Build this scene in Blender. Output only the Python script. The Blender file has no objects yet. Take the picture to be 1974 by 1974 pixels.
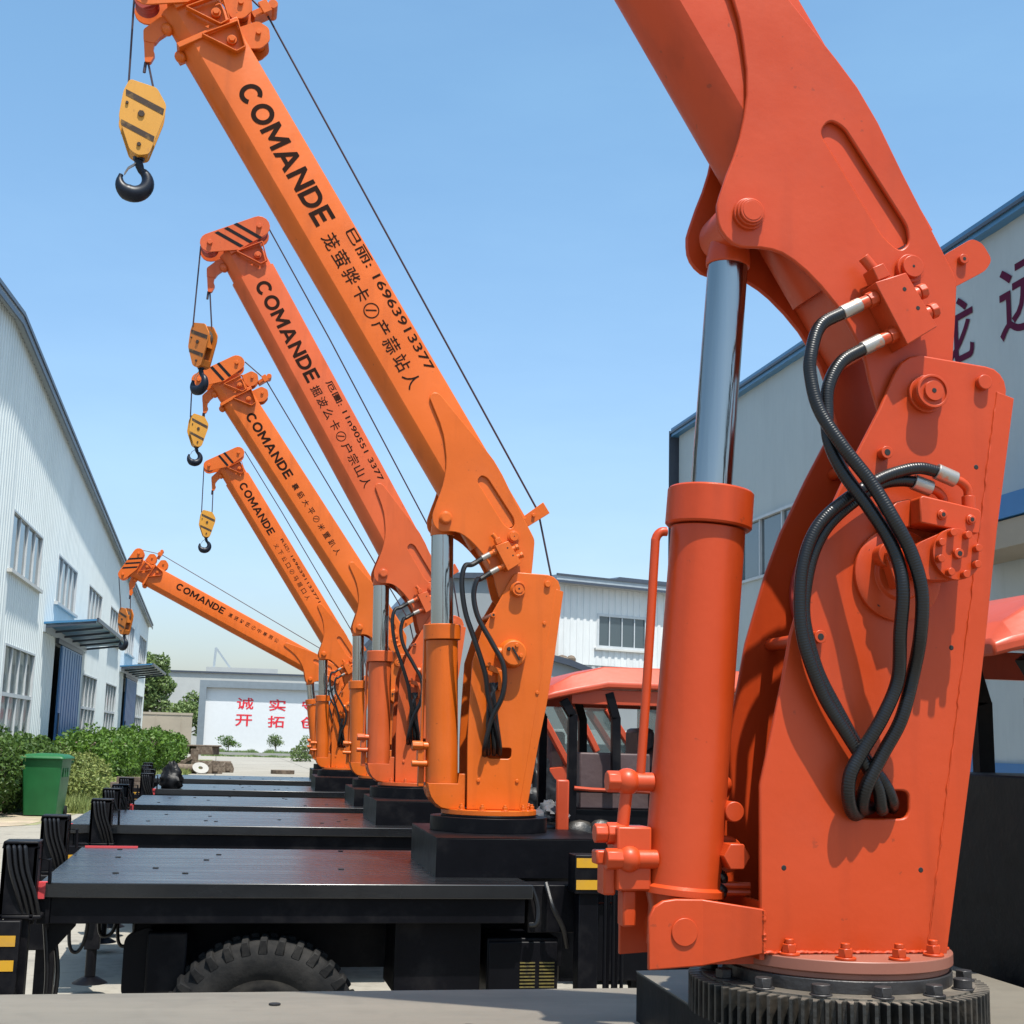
import bpy, bmesh, math, random
from mathutils import Vector, Matrix, noise
from mathutils.geometry import tessellate_polygon, convex_hull_2d, delaunay_2d_cdt
random.seed(7)
R = math.radians
bpy.context.scene.world = bpy.data.worlds.new("World")
SC = bpy.context.scene
COL = SC.collection

# ------------------------------------------------------------------ materials
def mat_new(name):
    m = bpy.data.materials.new(name); m.use_nodes = True
    nt = m.node_tree; b = nt.nodes['Principled BSDF']
    return m, nt, b

def mat(name, col, rough=.5, metal=0., var=.06, nscale=3., coat=0., bump=0., bscale=60., dust=None, dscale=2.0,
        dthr=(.45, .7), rvar=.08, stretch=(1, 1, 1), spec=.5, grime=0.):
    """painted / plain surface: base colour with soft noise variation, optional dust colour patches and bump"""
    m, nt, b = mat_new(name); N, L = nt.nodes, nt.links
    tc = N.new('ShaderNodeTexCoord'); mp = N.new('ShaderNodeMapping')
    mp.inputs['Scale'].default_value = stretch
    L.new(tc.outputs['Object'], mp.inputs['Vector'])
    n1 = N.new('ShaderNodeTexNoise'); n1.inputs['Scale'].default_value = nscale; n1.inputs['Detail'].default_value = 6
    L.new(mp.outputs[0], n1.inputs['Vector'])
    cr = N.new('ShaderNodeValToRGB')
    cr.color_ramp.elements[0].position = .3; cr.color_ramp.elements[1].position = .7
    cr.color_ramp.elements[0].color = (*[c * (1 - var) for c in col], 1)
    cr.color_ramp.elements[1].color = (*[min(1, c * (1 + var)) for c in col], 1)
    L.new(n1.outputs['Fac'], cr.inputs['Fac'])
    out = cr.outputs['Color']
    if dust:
        n2 = N.new('ShaderNodeTexNoise'); n2.inputs['Scale'].default_value = dscale; n2.inputs['Detail'].default_value = 9
        n2.inputs['Roughness'].default_value = .65
        L.new(mp.outputs[0], n2.inputs['Vector'])
        r2 = N.new('ShaderNodeMapRange'); r2.inputs['From Min'].default_value = dthr[0]; r2.inputs['From Max'].default_value = dthr[1]
        L.new(n2.outputs['Fac'], r2.inputs['Value'])
        mx = N.new('ShaderNodeMix'); mx.data_type = 'RGBA'
        L.new(r2.outputs[0], mx.inputs['Factor']); L.new(out, mx.inputs[6]); mx.inputs[7].default_value = (*dust, 1)
        out = mx.outputs[2]
    if grime:
        for (st2, sc2, lo_, hi_, colr, amt) in (((7, 7, .7), 2.2, .52, .80, [c * .55 for c in col], grime), ((1, 1, 1), 44, .70, .73, (.06, .022, .010), grime * .8), ((1, 1, 1), 1.3, .5, .75, [min(1, c * 1.12 + .012) for c in col], grime * 1.4)):
            m2 = N.new('ShaderNodeMapping'); m2.inputs['Scale'].default_value = st2; L.new(tc.outputs['Object'], m2.inputs[0])
            n5 = N.new('ShaderNodeTexNoise'); n5.inputs['Scale'].default_value = sc2; n5.inputs['Detail'].default_value = 7; L.new(m2.outputs[0], n5.inputs[0])
            r5 = N.new('ShaderNodeMapRange'); r5.inputs['From Min'].default_value = lo_; r5.inputs['From Max'].default_value = hi_; r5.inputs['To Max'].default_value = amt; L.new(n5.outputs['Fac'], r5.inputs[0])
            m5 = N.new('ShaderNodeMix'); m5.data_type = 'RGBA'; L.new(r5.outputs[0], m5.inputs['Factor']); L.new(out, m5.inputs[6]); m5.inputs[7].default_value = (*colr, 1); out = m5.outputs[2]
    L.new(out, b.inputs['Base Color'])
    rr = N.new('ShaderNodeMapRange'); rr.inputs['To Min'].default_value = max(.02, rough - rvar); rr.inputs['To Max'].default_value = min(1, rough + rvar)
    n3 = N.new('ShaderNodeTexNoise'); n3.inputs['Scale'].default_value = nscale * 4; n3.inputs['Detail'].default_value = 4
    L.new(mp.outputs[0], n3.inputs['Vector']); L.new(n3.outputs['Fac'], rr.inputs['Value']); L.new(rr.outputs[0], b.inputs['Roughness'])
    b.inputs['Metallic'].default_value = metal
    b.inputs['Specular IOR Level'].default_value = spec
    b.inputs['Coat Weight'].default_value = coat; b.inputs['Coat Roughness'].default_value = .12
    if bump:
        n4 = N.new('ShaderNodeTexNoise'); n4.inputs['Scale'].default_value = bscale; n4.inputs['Detail'].default_value = 5
        L.new(mp.outputs[0], n4.inputs['Vector'])
        bp = N.new('ShaderNodeBump'); bp.inputs['Strength'].default_value = bump; bp.inputs['Distance'].default_value = .01
        L.new(n4.outputs['Fac'], bp.inputs['Height']); L.new(bp.outputs[0], b.inputs['Normal'])
    return m

def orange(name, col): return mat(name, col, rough=.40, var=.07, nscale=2.2, coat=0., spec=.34, rvar=.14, grime=.5, bump=.05, bscale=45, dust=[c * .85 + .006 for c in col], dscale=5, dthr=(.55, .85))
M = {}
M['or1'] = orange('paint_red_orange', (.42, .043, .006))
M['or2'] = orange('paint_orange', (.54, .100, .006))
M['or3'] = orange('paint_salmon', (.50, .085, .018))
M['or4'] = orange('paint_amber_orange', (.54, .105, .008))
M['cab'] = orange('paint_cab', (.38, .048, .015))
M['letter'] = mat('letter_dark', (.020, .008, .005), .8, spec=.08)
M['yellow'] = mat('hazard_yellow', (.48, .25, .015), .5, spec=.3, grime=.5, dust=(.35, .19, .05), dscale=8, dthr=(.55, .8))
M['yellow2'] = mat('block_yellow', (.50, .225, .018), .45, grime=.5, dust=(.32, .13, .03), dscale=12, dthr=(.58, .8))
M['stripe'] = mat('stripe_dark', (.010, .009, .011), .7, spec=.1)
M['stripe2'] = mat('stripe_worn', (.055, .038, .03), .7, spec=.15, dust=(.25, .15, .05), dscale=14, dthr=(.55, .75))
M['block_orange'] = mat('block_orange', (.46, .135, .018), .45, spec=.3, grime=.5)
M['hook'] = mat('hook_black', (.006, .009, .017), .4, spec=.25)
M['gear_dark'] = mat('gear_teeth_black', (.012, .012, .011), .45, var=.3, dust=(.05, .04, .03), dscale=12, bump=.2, bscale=80)
M['black'] = mat('black_paint', (.0035, .0035, .005), .42, var=.2, dust=(.022, .020, .020), dscale=3, dthr=(.5, .8), bump=.1, bscale=30, spec=.12)
M['deck'] = mat('deck_black', (.004, .0045, .006), .27, var=.35, nscale=1.2, dust=(.018, .018, .019), dscale=1.3, dthr=(.4, .75), rvar=.12, grime=.5, bump=.12, bscale=14, stretch=(.35, 3, 1), spec=.7)
M['deck1'] = mat('deck_dusty', (.155, .135, .105), .6, grime=.35, var=.10, nscale=.9, dust=(.11, .098, .078), dscale=1.8, dthr=(.45, .75), bump=.1, bscale=12, stretch=(.5, 2.2, 1))
M['gear'] = mat('gear_steel', (.115, .098, .078), .5, metal=.2, var=.2, dust=(.24, .20, .155), dscale=9, dthr=(.5, .75), bump=.25, bscale=80)
M['flange'] = mat('flange_brown', (.24, .085, .055), .45, var=.15)
M['chrome'] = mat('chrome_rod', (.33, .325, .31), .15, metal=1., var=.10, nscale=14, rvar=.06, stretch=(1, 1, .01), bump=.25, bscale=30)
M['fit'] = mat('fitting_silver', (.36, .325, .29), .42, metal=.8, dust=(.5, .2, .12), dscale=30, dthr=(.55, .65))
M['rope'] = mat('wire_rope', (.05, .028, .035), .5, metal=.3)
M['bolt_dark'] = mat('bolt_and_hole_black', (.006, .006, .006), .8)  # near-black; its thin discs stand for the shade inside small holes
M['bolt_black'] = mat('bolt_black', (.035, .032, .032), .45, metal=.3, var=.2, bump=.2)
M['pink'] = mat('red_trim', (.50, .05, .055), .5)
M['rust'] = mat('rusty_steel', (.10, .072, .052), .85, var=.4, nscale=6, bump=.6, bscale=20, dust=(.20, .16, .12), dscale=4)
M['tarp'] = mat('black_plastic', (.006, .006, .007), .45, spec=.2, bump=.7, bscale=9)
M['grey_plastic'] = mat('grey_film', (.09, .09, .095), .3, bump=.9, bscale=7)
M['seat'] = mat('seat_brown', (.075, .045, .045), .6, bump=.3, bscale=20)
M['wall_l'] = mat('panel_pale_green', (.58, .62, .61), .55, var=.03, nscale=.5, dust=(.50, .54, .53), dscale=.4, dthr=(.5, .8), stretch=(1, 1, .25), grime=.22)
M['wall_c'] = mat('panel_white', (.60, .61, .60), .5, grime=.18, var=.04, nscale=.6, dust=(.43, .43, .42), dscale=.7, dthr=(.5, .8), stretch=(1, 1, .2))
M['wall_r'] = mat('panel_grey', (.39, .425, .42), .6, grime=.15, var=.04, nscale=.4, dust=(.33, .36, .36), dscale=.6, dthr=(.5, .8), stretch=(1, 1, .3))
M['conc_wall'] = mat('render_grey', (.36, .37, .36), .8, var=.05, nscale=1)
M['conc_wall_shade'] = mat('render_shade_grey', (.22, .24, .25), .8, var=.05, nscale=1)  # darker copy of the grey render, the wall's shade put in the colour
M['beige'] = mat('beige_wall', (.30, .255, .195), .85, var=.06, nscale=.7, dust=(.25, .215, .165), dscale=.5)
M['trim'] = mat('roof_trim_dark', (.045, .055, .075), .4)
M['trim_grey'] = mat('gutter_grey', (.30, .34, .37), .4)
M['trim_blue'] = mat('roof_trim_blue', (.05, .17, .32), .35)
M['blue'] = mat('blue_door', (.030, .145, .34), .4, var=.08, nscale=1, dust=(.025, .115, .27), dscale=1, stretch=(1, 1, .3))
M['frame'] = mat('white_frame', (.45, .47, .48), .4)
M['sill'] = mat('sill_grey', (.50, .49, .46), .6)
M['curtain'] = mat('curtain_white', (.5, .5, .49), .9)
M['inside'] = mat('dim_interior', (.10, .105, .11), .9)  # dark colour standing for unlit rooms behind windows and doors
M['sign_white'] = mat('sign_panel', (.60, .61, .62), .5, var=.02)
M['sign_frame'] = mat('sign_frame_grey', (.16, .19, .215), .6, var=.06)
M['red'] = mat('sign_red', (.62, .015, .03), .5)
M['maroon'] = mat('wall_letter_maroon', (.085, .008, .032), .7, spec=.1)
M['bin'] = mat('bin_green', (.010, .095, .028), .45, spec=.3, grime=.3, var=.12, bump=.05)
M['bark'] = mat('bark', (.13, .10, .07), .9, bump=.5)
M['rubber'] = mat('tyre_rubber', (.008, .008, .0085), .8, var=.2, spec=.15, dust=(.028, .026, .024), dscale=5, dthr=(.42, .7), bump=.2)
M['rim'] = mat('rim_dark', (.03, .03, .033), .5, dust=(.12, .11, .10), dscale=6)
M['kerb'] = mat('kerb_concrete', (.30, .29, .27), .85, bump=.2)
M['pipe'] = mat('downpipe', (.50, .45, .40), .5)
M['hivis'] = mat('hivis_strap', (.45, .42, .05), .6, dust=(.05, .05, .04), dscale=40, dthr=(.5, .52))
M['dark_red'] = mat('paint_dark_red', (.30, .03, .02), .5)

def glass_mat(name, base, rough=.04):
    m, nt, b = mat_new(name)
    b.inputs['Base Color'].default_value = (*base, 1); b.inputs['Roughness'].default_value = rough
    b.inputs['Specular IOR Level'].default_value = .9
    n = nt.nodes.new('ShaderNodeTexNoise'); n.inputs['Scale'].default_value = .9
    bp = nt.nodes.new('ShaderNodeBump'); bp.inputs['Strength'].default_value = .06; bp.inputs['Distance'].default_value = .05
    nt.links.new(n.outputs['Fac'], bp.inputs['Height']); nt.links.new(bp.outputs[0], b.inputs['Normal'])
    return m
M['glass'] = glass_mat('window_glass', (.05, .068, .078))
M['grille'] = mat('grille_dim', (.13, .10, .02), .6, dust=(.03, .025, .015), dscale=30)
def clear_glass(name, a=.35):
    m, nt, b = mat_new(name); N, L = nt.nodes, nt.links
    b.inputs['Base Color'].default_value = (.12, .14, .14, 1); b.inputs['Roughness'].default_value = .05
    tr = N.new('ShaderNodeBsdfTransparent'); tr.inputs[0].default_value = (.80, .86, .84, 1)
    mx = N.new('ShaderNodeMixShader'); mx.inputs[0].default_value = a
    L.new(tr.outputs[0], mx.inputs[1]); L.new(b.outputs[0], mx.inputs[2])
    L.new(mx.outputs[0], N['Material Output'].inputs['Surface'])
    return m
M['cabglass'] = clear_glass('cab_glass', .3)
M['pane'] = clear_glass('thin_pane', .38)

def hose_mat():
    m, nt, b = mat_new('ribbed_hose'); N, L = nt.nodes, nt.links
    b.inputs['Base Color'].default_value = (.005, .0045, .005, 1); b.inputs['Roughness'].default_value = .34
    b.inputs['Specular IOR Level'].default_value = .42
    uv = N.new('ShaderNodeUVMap'); uv.uv_map = 'along'
    mp = N.new('ShaderNodeMapping'); mp.inputs['Scale'].default_value = (1, 1, 1)
    L.new(uv.outputs[0], mp.inputs[0])
    w = N.new('ShaderNodeTexWave'); w.inputs['Scale'].default_value = 58; w.inputs['Distortion'].default_value = 1.6
    w.inputs['Detail'].default_value = 2; w.inputs['Detail Scale'].default_value = 2.
    L.new(mp.outputs[0], w.inputs['Vector'])
    bp = N.new('ShaderNodeBump'); bp.inputs['Strength'].default_value = .20; bp.inputs['Distance'].default_value = .002
    L.new(w.outputs['Fac'], bp.inputs['Height']); L.new(bp.outputs[0], b.inputs['Normal'])
    return m
M['hose'] = hose_mat()

def leaf_mat(name, c0, c1, sc=1.2):
    m, nt, b = mat_new(name); N, L = nt.nodes, nt.links
    g = N.new('ShaderNodeNewGeometry')
    n = N.new('ShaderNodeTexNoise'); n.inputs['Scale'].default_value = sc; n.inputs['Detail'].default_value = 3
    L.new(g.outputs['Position'], n.inputs['Vector'])
    a = N.new('ShaderNodeMath'); a.operation = 'MULTIPLY_ADD'; a.inputs[1].default_value = .45; 
    L.new(g.outputs['Random Per Island'], a.inputs[0]); 
    s = N.new('ShaderNodeMath'); s.operation = 'MULTIPLY'; s.inputs[1].default_value = .75
    L.new(n.outputs['Fac'], s.inputs[0]); L.new(s.outputs[0], a.inputs[2])
    cr = N.new('ShaderNodeValToRGB'); cr.color_ramp.elements[0].position = .3; cr.color_ramp.elements[1].position = .85
    cr.color_ramp.elements[0].color = (*c0, 1); cr.color_ramp.elements[1].color = (*c1, 1)
    L.new(a.outputs[0], cr.inputs[0]); L.new(cr.outputs[0], b.inputs['Base Color'])
    b.inputs['Roughness'].default_value = .5; b.inputs['Specular IOR Level'].default_value = .3
    tl = N.new('ShaderNodeBsdfTranslucent'); L.new(cr.outputs[0], tl.inputs[0])
    mx = N.new('ShaderNodeMixShader'); mx.inputs[0].default_value = .3
    L.new(b.outputs[0], mx.inputs[1]); L.new(tl.outputs[0], mx.inputs[2]); L.new(mx.outputs[0], N['Material Output'].inputs['Surface'])
    return m
M['leaf'] = leaf_mat('hedge_leaf', (.035, .085, .012), (.11, .20, .026))
M['leaf_d'] = leaf_mat('dark_leaf', (.030, .065, .014), (.085, .15, .028))
M['leaf_t'] = leaf_mat('tree_leaf', (.070, .115, .040), (.19, .26, .085), .6)
M['grass'] = leaf_mat('grass_blade', (.08, .13, .03), (.26, .29, .09), .5)

def ground_mat():
    m, nt, b = mat_new('yard_concrete'); N, L = nt.nodes, nt.links
    tc = N.new('ShaderNodeTexCoord')
    n1 = N.new('ShaderNodeTexNoise'); n1.inputs['Scale'].default_value = .35; n1.inputs['Detail'].default_value = 8
    n2 = N.new('ShaderNodeTexNoise'); n2.inputs['Scale'].default_value = 9; n2.inputs['Detail'].default_value = 8
    L.new(tc.outputs['Object'], n1.inputs[0]); L.new(tc.outputs['Object'], n2.inputs[0])
    ad = N.new('ShaderNodeMath'); ad.operation = 'ADD'; L.new(n1.outputs['Fac'], ad.inputs[0]); L.new(n2.outputs['Fac'], ad.inputs[1])
    cr = N.new('ShaderNodeValToRGB'); cr.color_ramp.elements[0].position = .7; cr.color_ramp.elements[1].position = 1.3 if False else 1.
    cr.color_ramp.elements[0].color = (.20, .182, .150, 1); cr.color_ramp.elements[1].color = (.285, .262, .22, 1)
    L.new(ad.outputs[0], cr.inputs[0])
    br = N.new('ShaderNodeTexBrick'); br.inputs['Scale'].default_value = 1; br.offset = 0
    br.inputs['Brick Width'].default_value = 5; br.inputs['Row Height'].default_value = 4.6; br.inputs['Mortar Size'].default_value = .025
    br.inputs['Color1'].default_value = (1, 1, 1, 1); br.inputs['Color2'].default_value = (.9, .9, .9, 1); br.inputs['Mortar'].default_value = (.25, .24, .22, 1)
    L.new(tc.outputs['Object'], br.inputs[0])
    mx = N.new('ShaderNodeMix'); mx.data_type = 'RGBA'; mx.blend_type = 'MULTIPLY'; mx.inputs[0].default_value = 1
    L.new(cr.outputs[0], mx.inputs[6]); L.new(br.outputs[0], mx.inputs[7]); out = mx.outputs[2]
    for st2, sc2, lo_, hi_, colr, amt in (((.25, 2.5, 1), 1.1, .52, .75, (.15, .14, .125), .55), ((1, 1, 1), 1.7, .62, .70, (.11, .10, .09), .55), ((1, 1, 1), 30, .60, .72, (.12, .11, .10), .5)):
        m2 = N.new('ShaderNodeMapping'); m2.inputs['Scale'].default_value = st2; L.new(tc.outputs['Object'], m2.inputs[0])
        n5 = N.new('ShaderNodeTexNoise'); n5.inputs['Scale'].default_value = sc2; n5.inputs['Detail'].default_value = 8; L.new(m2.outputs[0], n5.inputs[0])
        r5 = N.new('ShaderNodeMapRange'); r5.inputs['From Min'].default_value = lo_; r5.inputs['From Max'].default_value = hi_; r5.inputs['To Max'].default_value = amt; L.new(n5.outputs['Fac'], r5.inputs[0])
        m5 = N.new('ShaderNodeMix'); m5.data_type = 'RGBA'; L.new(r5.outputs[0], m5.inputs['Factor']); L.new(out, m5.inputs[6]); m5.inputs[7].default_value = (*colr, 1); out = m5.outputs[2]
    L.new(out, b.inputs['Base Color'])
    b.inputs['Roughness'].default_value = .85
    bp = N.new('ShaderNodeBump'); bp.inputs['Strength'].default_value = .2; bp.inputs['Distance'].default_value = .02
    L.new(n2.outputs['Fac'], bp.inputs['Height']); L.new(bp.outputs[0], b.inputs['Normal'])
    return m
M['ground'] = ground_mat()
M['dirt'] = mat('bare_dirt', (.34, .27, .20), .95, var=.25, nscale=1.5, bump=.6, bscale=12, dust=(.20, .20, .10), dscale=2)
M['verge'] = mat('verge_soil', (.20, .20, .10), .95, var=.3, nscale=2, bump=.6, bscale=8)

# ------------------------------------------------------------------ mesh builder
def frame_of(d):
    d = Vector(d).normalized()
    a = Vector((0, 0, 1)) if abs(d.z) < .9 else Vector((0, 1, 0))
    u = d.cross(a).normalized(); return u, d.cross(u).normalized()

class MB:
    def __init__(s, mx=None): s.v = []; s.f = []; s.M = mx; s.uv = {}; s.holes = False
    def add(s, vs, fs):
        o = len(s.v); s.v += [Vector(p) for p in vs]; s.f += [tuple(i + o for i in f) for f in fs]; return o
    def box(s, x0, x1, y0, y1, z0, z1):
        s.add([(x, y, z) for x in (x0, x1) for y in (y0, y1) for z in (z0, z1)],
              [(0, 1, 3, 2), (4, 6, 7, 5), (0, 4, 5, 1), (2, 3, 7, 6), (0, 2, 6, 4), (1, 5, 7, 3)]); return s
    def prism(s, pts, a, b, ax='y', holes=()):
        """outline extruded along ax between a and b. ax y: pts are (x,z); z: (x,y); x: (y,z)"""
        loops = [list(pts)] + [list(h) for h in holes]
        flat = [p for l in loops for p in l]; n = len(flat)
        def q(p, c): return (p[0], c, p[1]) if ax == 'y' else ((p[0], p[1], c) if ax == 'z' else (c, p[0], p[1]))
        if holes:
            s.holes = True; ed = []; k = 0
            for l in loops: ed += [(k + i, k + (i + 1) % len(l)) for i in range(len(l))]; k += len(l)
            dv, de, df, ov, oe, of = delaunay_2d_cdt([Vector(p) for p in flat], ed, [], 1, 1e-7)
            back = {i: o_[0] for i, o_ in enumerate(ov) if o_}
            def inside(pt, poly):
                c = False
                for i in range(len(poly)):
                    (xa, ya), (xb, yb) = poly[i - 1], poly[i]
                    if (ya > pt[1]) != (yb > pt[1]) and pt[0] < (xb - xa) * (pt[1] - ya) / (yb - ya) + xa: c = not c
                return c
            tris = []
            for t in df:
                cc = (sum(dv[i][0] for i in t) / 3, sum(dv[i][1] for i in t) / 3)
                if inside(cc, loops[0]) and not any(inside(cc, h) for h in loops[1:]): tris.append(tuple(back[i] for i in t))
        else: tris = tessellate_polygon([[Vector((p[0], p[1], 0)) for p in l] for l in loops])
        fs = [tuple(t) for t in tris] + [tuple(i + n for i in t[::-1]) for t in tris]
        k = 0
        for l in loops:
            m = len(l)
            for i in range(m):
                j = (i + 1) % m; fs.append((k + i, k + j, k + j + n, k + i + n))
            k += m
        s.add([q(p, a) for p in flat] + [q(p, b) for p in flat], fs); return s
    def cyl(s, a, b, r, r2=None, seg=24, caps=True):
        a, b = Vector(a), Vector(b); r2 = r if r2 is None else r2; u, w = frame_of(b - a)
        vs = []
        for c, rr in ((a, r), (b, r2)):
            for i in range(seg):
                t = 2 * math.pi * i / seg; vs.append(c + u * math.cos(t) * rr + w * math.sin(t) * rr)
        fs = [(i, (i + 1) % seg, seg + (i + 1) % seg, seg + i) for i in range(seg)]
        if caps: fs += [tuple(range(seg))[::-1], tuple(range(seg, 2 * seg))]
        s.add(vs, fs); return s
    def lathe(s, prof, a, d, seg=32, closed=False):
        """prof: (radius, distance along d)"""
        a = Vector(a); d = Vector(d).normalized(); u, w = frame_of(d); vs = []
        for r, h in prof:
            for i in range(seg):
                t = 2 * math.pi * i / seg; vs.append(a + d * h + (u * math.cos(t) + w * math.sin(t)) * r)
        fs = []; n = len(prof)
        for k in range(n if closed else n - 1):
            k2 = (k + 1) % n
            for i in range(seg): fs.append((k * seg + i, k * seg + (i + 1) % seg, k2 * seg + (i + 1) % seg, k2 * seg + i))
        if not closed:
            if prof[0][0] > 1e-5: fs.append(tuple(range(seg))[::-1])
            if prof[-1][0] > 1e-5: fs.append(tuple((n - 1) * seg + i for i in range(seg)))
        s.add(vs, fs); return s
    def tube(s, path, r, seg=10, caps=True, taper=None):
        P = [Vector(p) for p in path]; n = len(P); vs = []; u = None; dist = 0; base = len(s.v)
        for i, p in enumerate(P):
            d = (P[min(i + 1, n - 1)] - P[max(i - 1, 0)]).normalized()
            if u is None: u, _ = frame_of(d)
            u = (u - d * u.dot(d)).normalized(); w = d.cross(u)
            rr = r if taper is None else r * taper(i / (n - 1))
            if i: dist += (p - P[i - 1]).length
            for k in range(seg):
                t = 2 * math.pi * k / seg; s.uv[base + i * seg + k] = (dist, k / seg * .1); vs.append(p + (u * math.cos(t) + w * math.sin(t)) * rr)
        fs = [(i * seg + k, i * seg + (k + 1) % seg, (i + 1) * seg + (k + 1) % seg, (i + 1) * seg + k) for i in range(n - 1) for k in range(seg)]
        if caps: fs += [tuple(range(seg))[::-1], tuple((n - 1) * seg + k for k in range(seg))]
        s.add(vs, fs); return s
    def beam(s, a, b, w, h, up=(0, 0, 1)):
        a, b = Vector(a), Vector(b); d = (b - a).normalized(); u = d.cross(Vector(up)).normalized(); v = u.cross(d)
        vs = [c + u * x * w / 2 + v * y * h / 2 for c in (a, b) for x, y in ((-1, -1), (1, -1), (1, 1), (-1, 1))]
        s.add(vs, [(0, 1, 2, 3), (4, 7, 6, 5), (0, 4, 5, 1), (1, 5, 6, 2), (2, 6, 7, 3), (3, 7, 4, 0)]); return s
    def ball(s, c, r, seg=16, sc=(1, 1, 1)):
        vs = []; fs = []; n = seg // 2
        for i in range(n + 1):
            for j in range(seg):
                a = math.pi * i / n; b = 2 * math.pi * j / seg
                vs.append((c[0] + r * sc[0] * math.sin(a) * math.cos(b), c[1] + r * sc[1] * math.sin(a) * math.sin(b), c[2] + r * sc[2] * math.cos(a)))
        for i in range(n):
            for j in range(seg): fs.append((i * seg + j, i * seg + (j + 1) % seg, (i + 1) * seg + (j + 1) % seg, (i + 1) * seg + j))
        s.add(vs, fs); return s
    def loft(s, secs):
        m = len(secs[0]); vs = [p for q in secs for p in q]
        fs = [(i * m + k, i * m + (k + 1) % m, (i + 1) * m + (k + 1) % m, (i + 1) * m + k) for i in range(len(secs) - 1) for k in range(m)]
        fs += [tuple(range(m))[::-1], tuple((len(secs) - 1) * m + k for k in range(m))]
        s.add(vs, fs); return s
    def build(s, name, m, parent=None, bevel=0., smooth=True, angle=32, seg=2, recalc=True):
        vs = s.v if s.M is None else [s.M @ p for p in s.v]
        me = bpy.data.meshes.new(name); me.from_pydata(vs, [], s.f)
        if recalc and len(s.f) < 20000:
            bm = bmesh.new(); bm.from_mesh(me)
            if s.uv:
                lay = bm.loops.layers.uv.new('along'); bm.verts.ensure_lookup_table()
                for f in bm.faces:
                    us = [s.uv.get(l.vert.index, (0, 0)) for l in f.loops]
                    mx_ = max(u[1] for u in us); mn_ = min(u[1] for u in us)
                    for l, u in zip(f.loops, us):
                        vv = u[1] + (.1 if mx_ - mn_ > .06 and u[1] < .03 else 0)
                        l[lay].uv = (u[0], vv)
            bmesh.ops.remove_doubles(bm, verts=bm.verts, dist=1e-6) if not s.uv else None
            bmesh.ops.recalc_face_normals(bm, faces=bm.faces)
            if s.holes: bmesh.ops.dissolve_limit(bm, angle_limit=R(.3), verts=bm.verts, edges=bm.edges)
            bm.to_mesh(me); bm.free()
        me.materials.append(M[m] if isinstance(m, str) else m)
        if smooth:
            me.polygons.foreach_set('use_smooth', [True] * len(me.polygons))
            me.set_sharp_from_angle(angle=R(angle))
        o = bpy.data.objects.new(name, me); COL.objects.link(o)
        if parent: o.parent = parent
        if bevel:
            b = o.modifiers.new('edge', 'BEVEL'); b.width = bevel; b.segments = seg; b.limit_method = 'ANGLE'; b.angle_limit = R(40)
        return o

def thing(name, label, cat, loc=(0, 0, 0), rotz=0., group=None, scale=1.):
    o = bpy.data.objects.new(name, None); COL.objects.link(o); o.location = loc; o.rotation_euler = (0, 0, rotz); o.empty_display_size = .2
    if scale != 1.: o.scale = (scale,) * 3
    o['label'] = label; o['category'] = cat
    if group: o['group'] = group
    return o
def tag(o, label, cat, group=None):
    o['label'] = label; o['category'] = cat
    if group: o['group'] = group
    return o
def struct(o): o['kind'] = 'structure'; return o

def smooth_path(pts, n=8):
    P = [Vector(p) for p in pts]; P = [P[0] * 2 - P[1]] + P + [P[-1] * 2 - P[-2]]; out = []
    for i in range(1, len(P) - 2):
        for k in range(n):
            t = k / n; a, b, c, d = P[i - 1:i + 3]
            out.append(.5 * ((2 * b) + (c - a) * t + (2 * a - 5 * b + 4 * c - d) * t * t + (3 * b - a - 3 * c + d) * t ** 3))
    out.append(P[-2]); return out

def rounded(pts, r, n=5):
    """round all corners of a 2-D polygon"""
    out = []; m = len(pts)
    for i in range(m):
        p = Vector(pts[i]); a = Vector(pts[i - 1]); b = Vector(pts[(i + 1) % m])
        da = (a - p); db = (b - p); rr = min(r, da.length * .45, db.length * .45)
        s = p + da.normalized() * rr; e = p + db.normalized() * rr
        for k in range(n + 1):
            t = k / n; out.append(tuple((1 - t) ** 2 * s + 2 * t * (1 - t) * p + t * t * e))
    return out

_tc = {}
def text2d(s, bold=0., shear=0.):
    key = (s, bold)
    if key in _tc: return _tc[key]
    cu = bpy.data.curves.new('t', 'FONT'); cu.body = s; cu.size = 1.; cu.offset = bold; cu.resolution_u = 4; cu.fill_mode = 'FRONT'
    ob = bpy.data.objects.new('t', cu); COL.objects.link(ob)
    dg = bpy.context.evaluated_depsgraph_get(); me = bpy.data.meshes.new_from_object(ob.evaluated_get(dg))
    vs = [(v.co.x, v.co.y) for v in me.vertices]; fs = [tuple(p.vertices) for p in me.polygons]
    bpy.data.objects.remove(ob); bpy.data.curves.remove(cu); bpy.data.meshes.remove(me)
    if vs:
        x0 = min(v[0] for v in vs); x1 = max(v[0] for v in vs); y0 = min(v[1] for v in vs); y1 = max(v[1] for v in vs)
        vs = [((x - x0) / (x1 - x0), (y - y0) / (y1 - y0)) for x, y in vs]
    else: print('EMPTY TEXT', s)
    _tc[key] = (vs, fs); return _tc[key]

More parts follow.
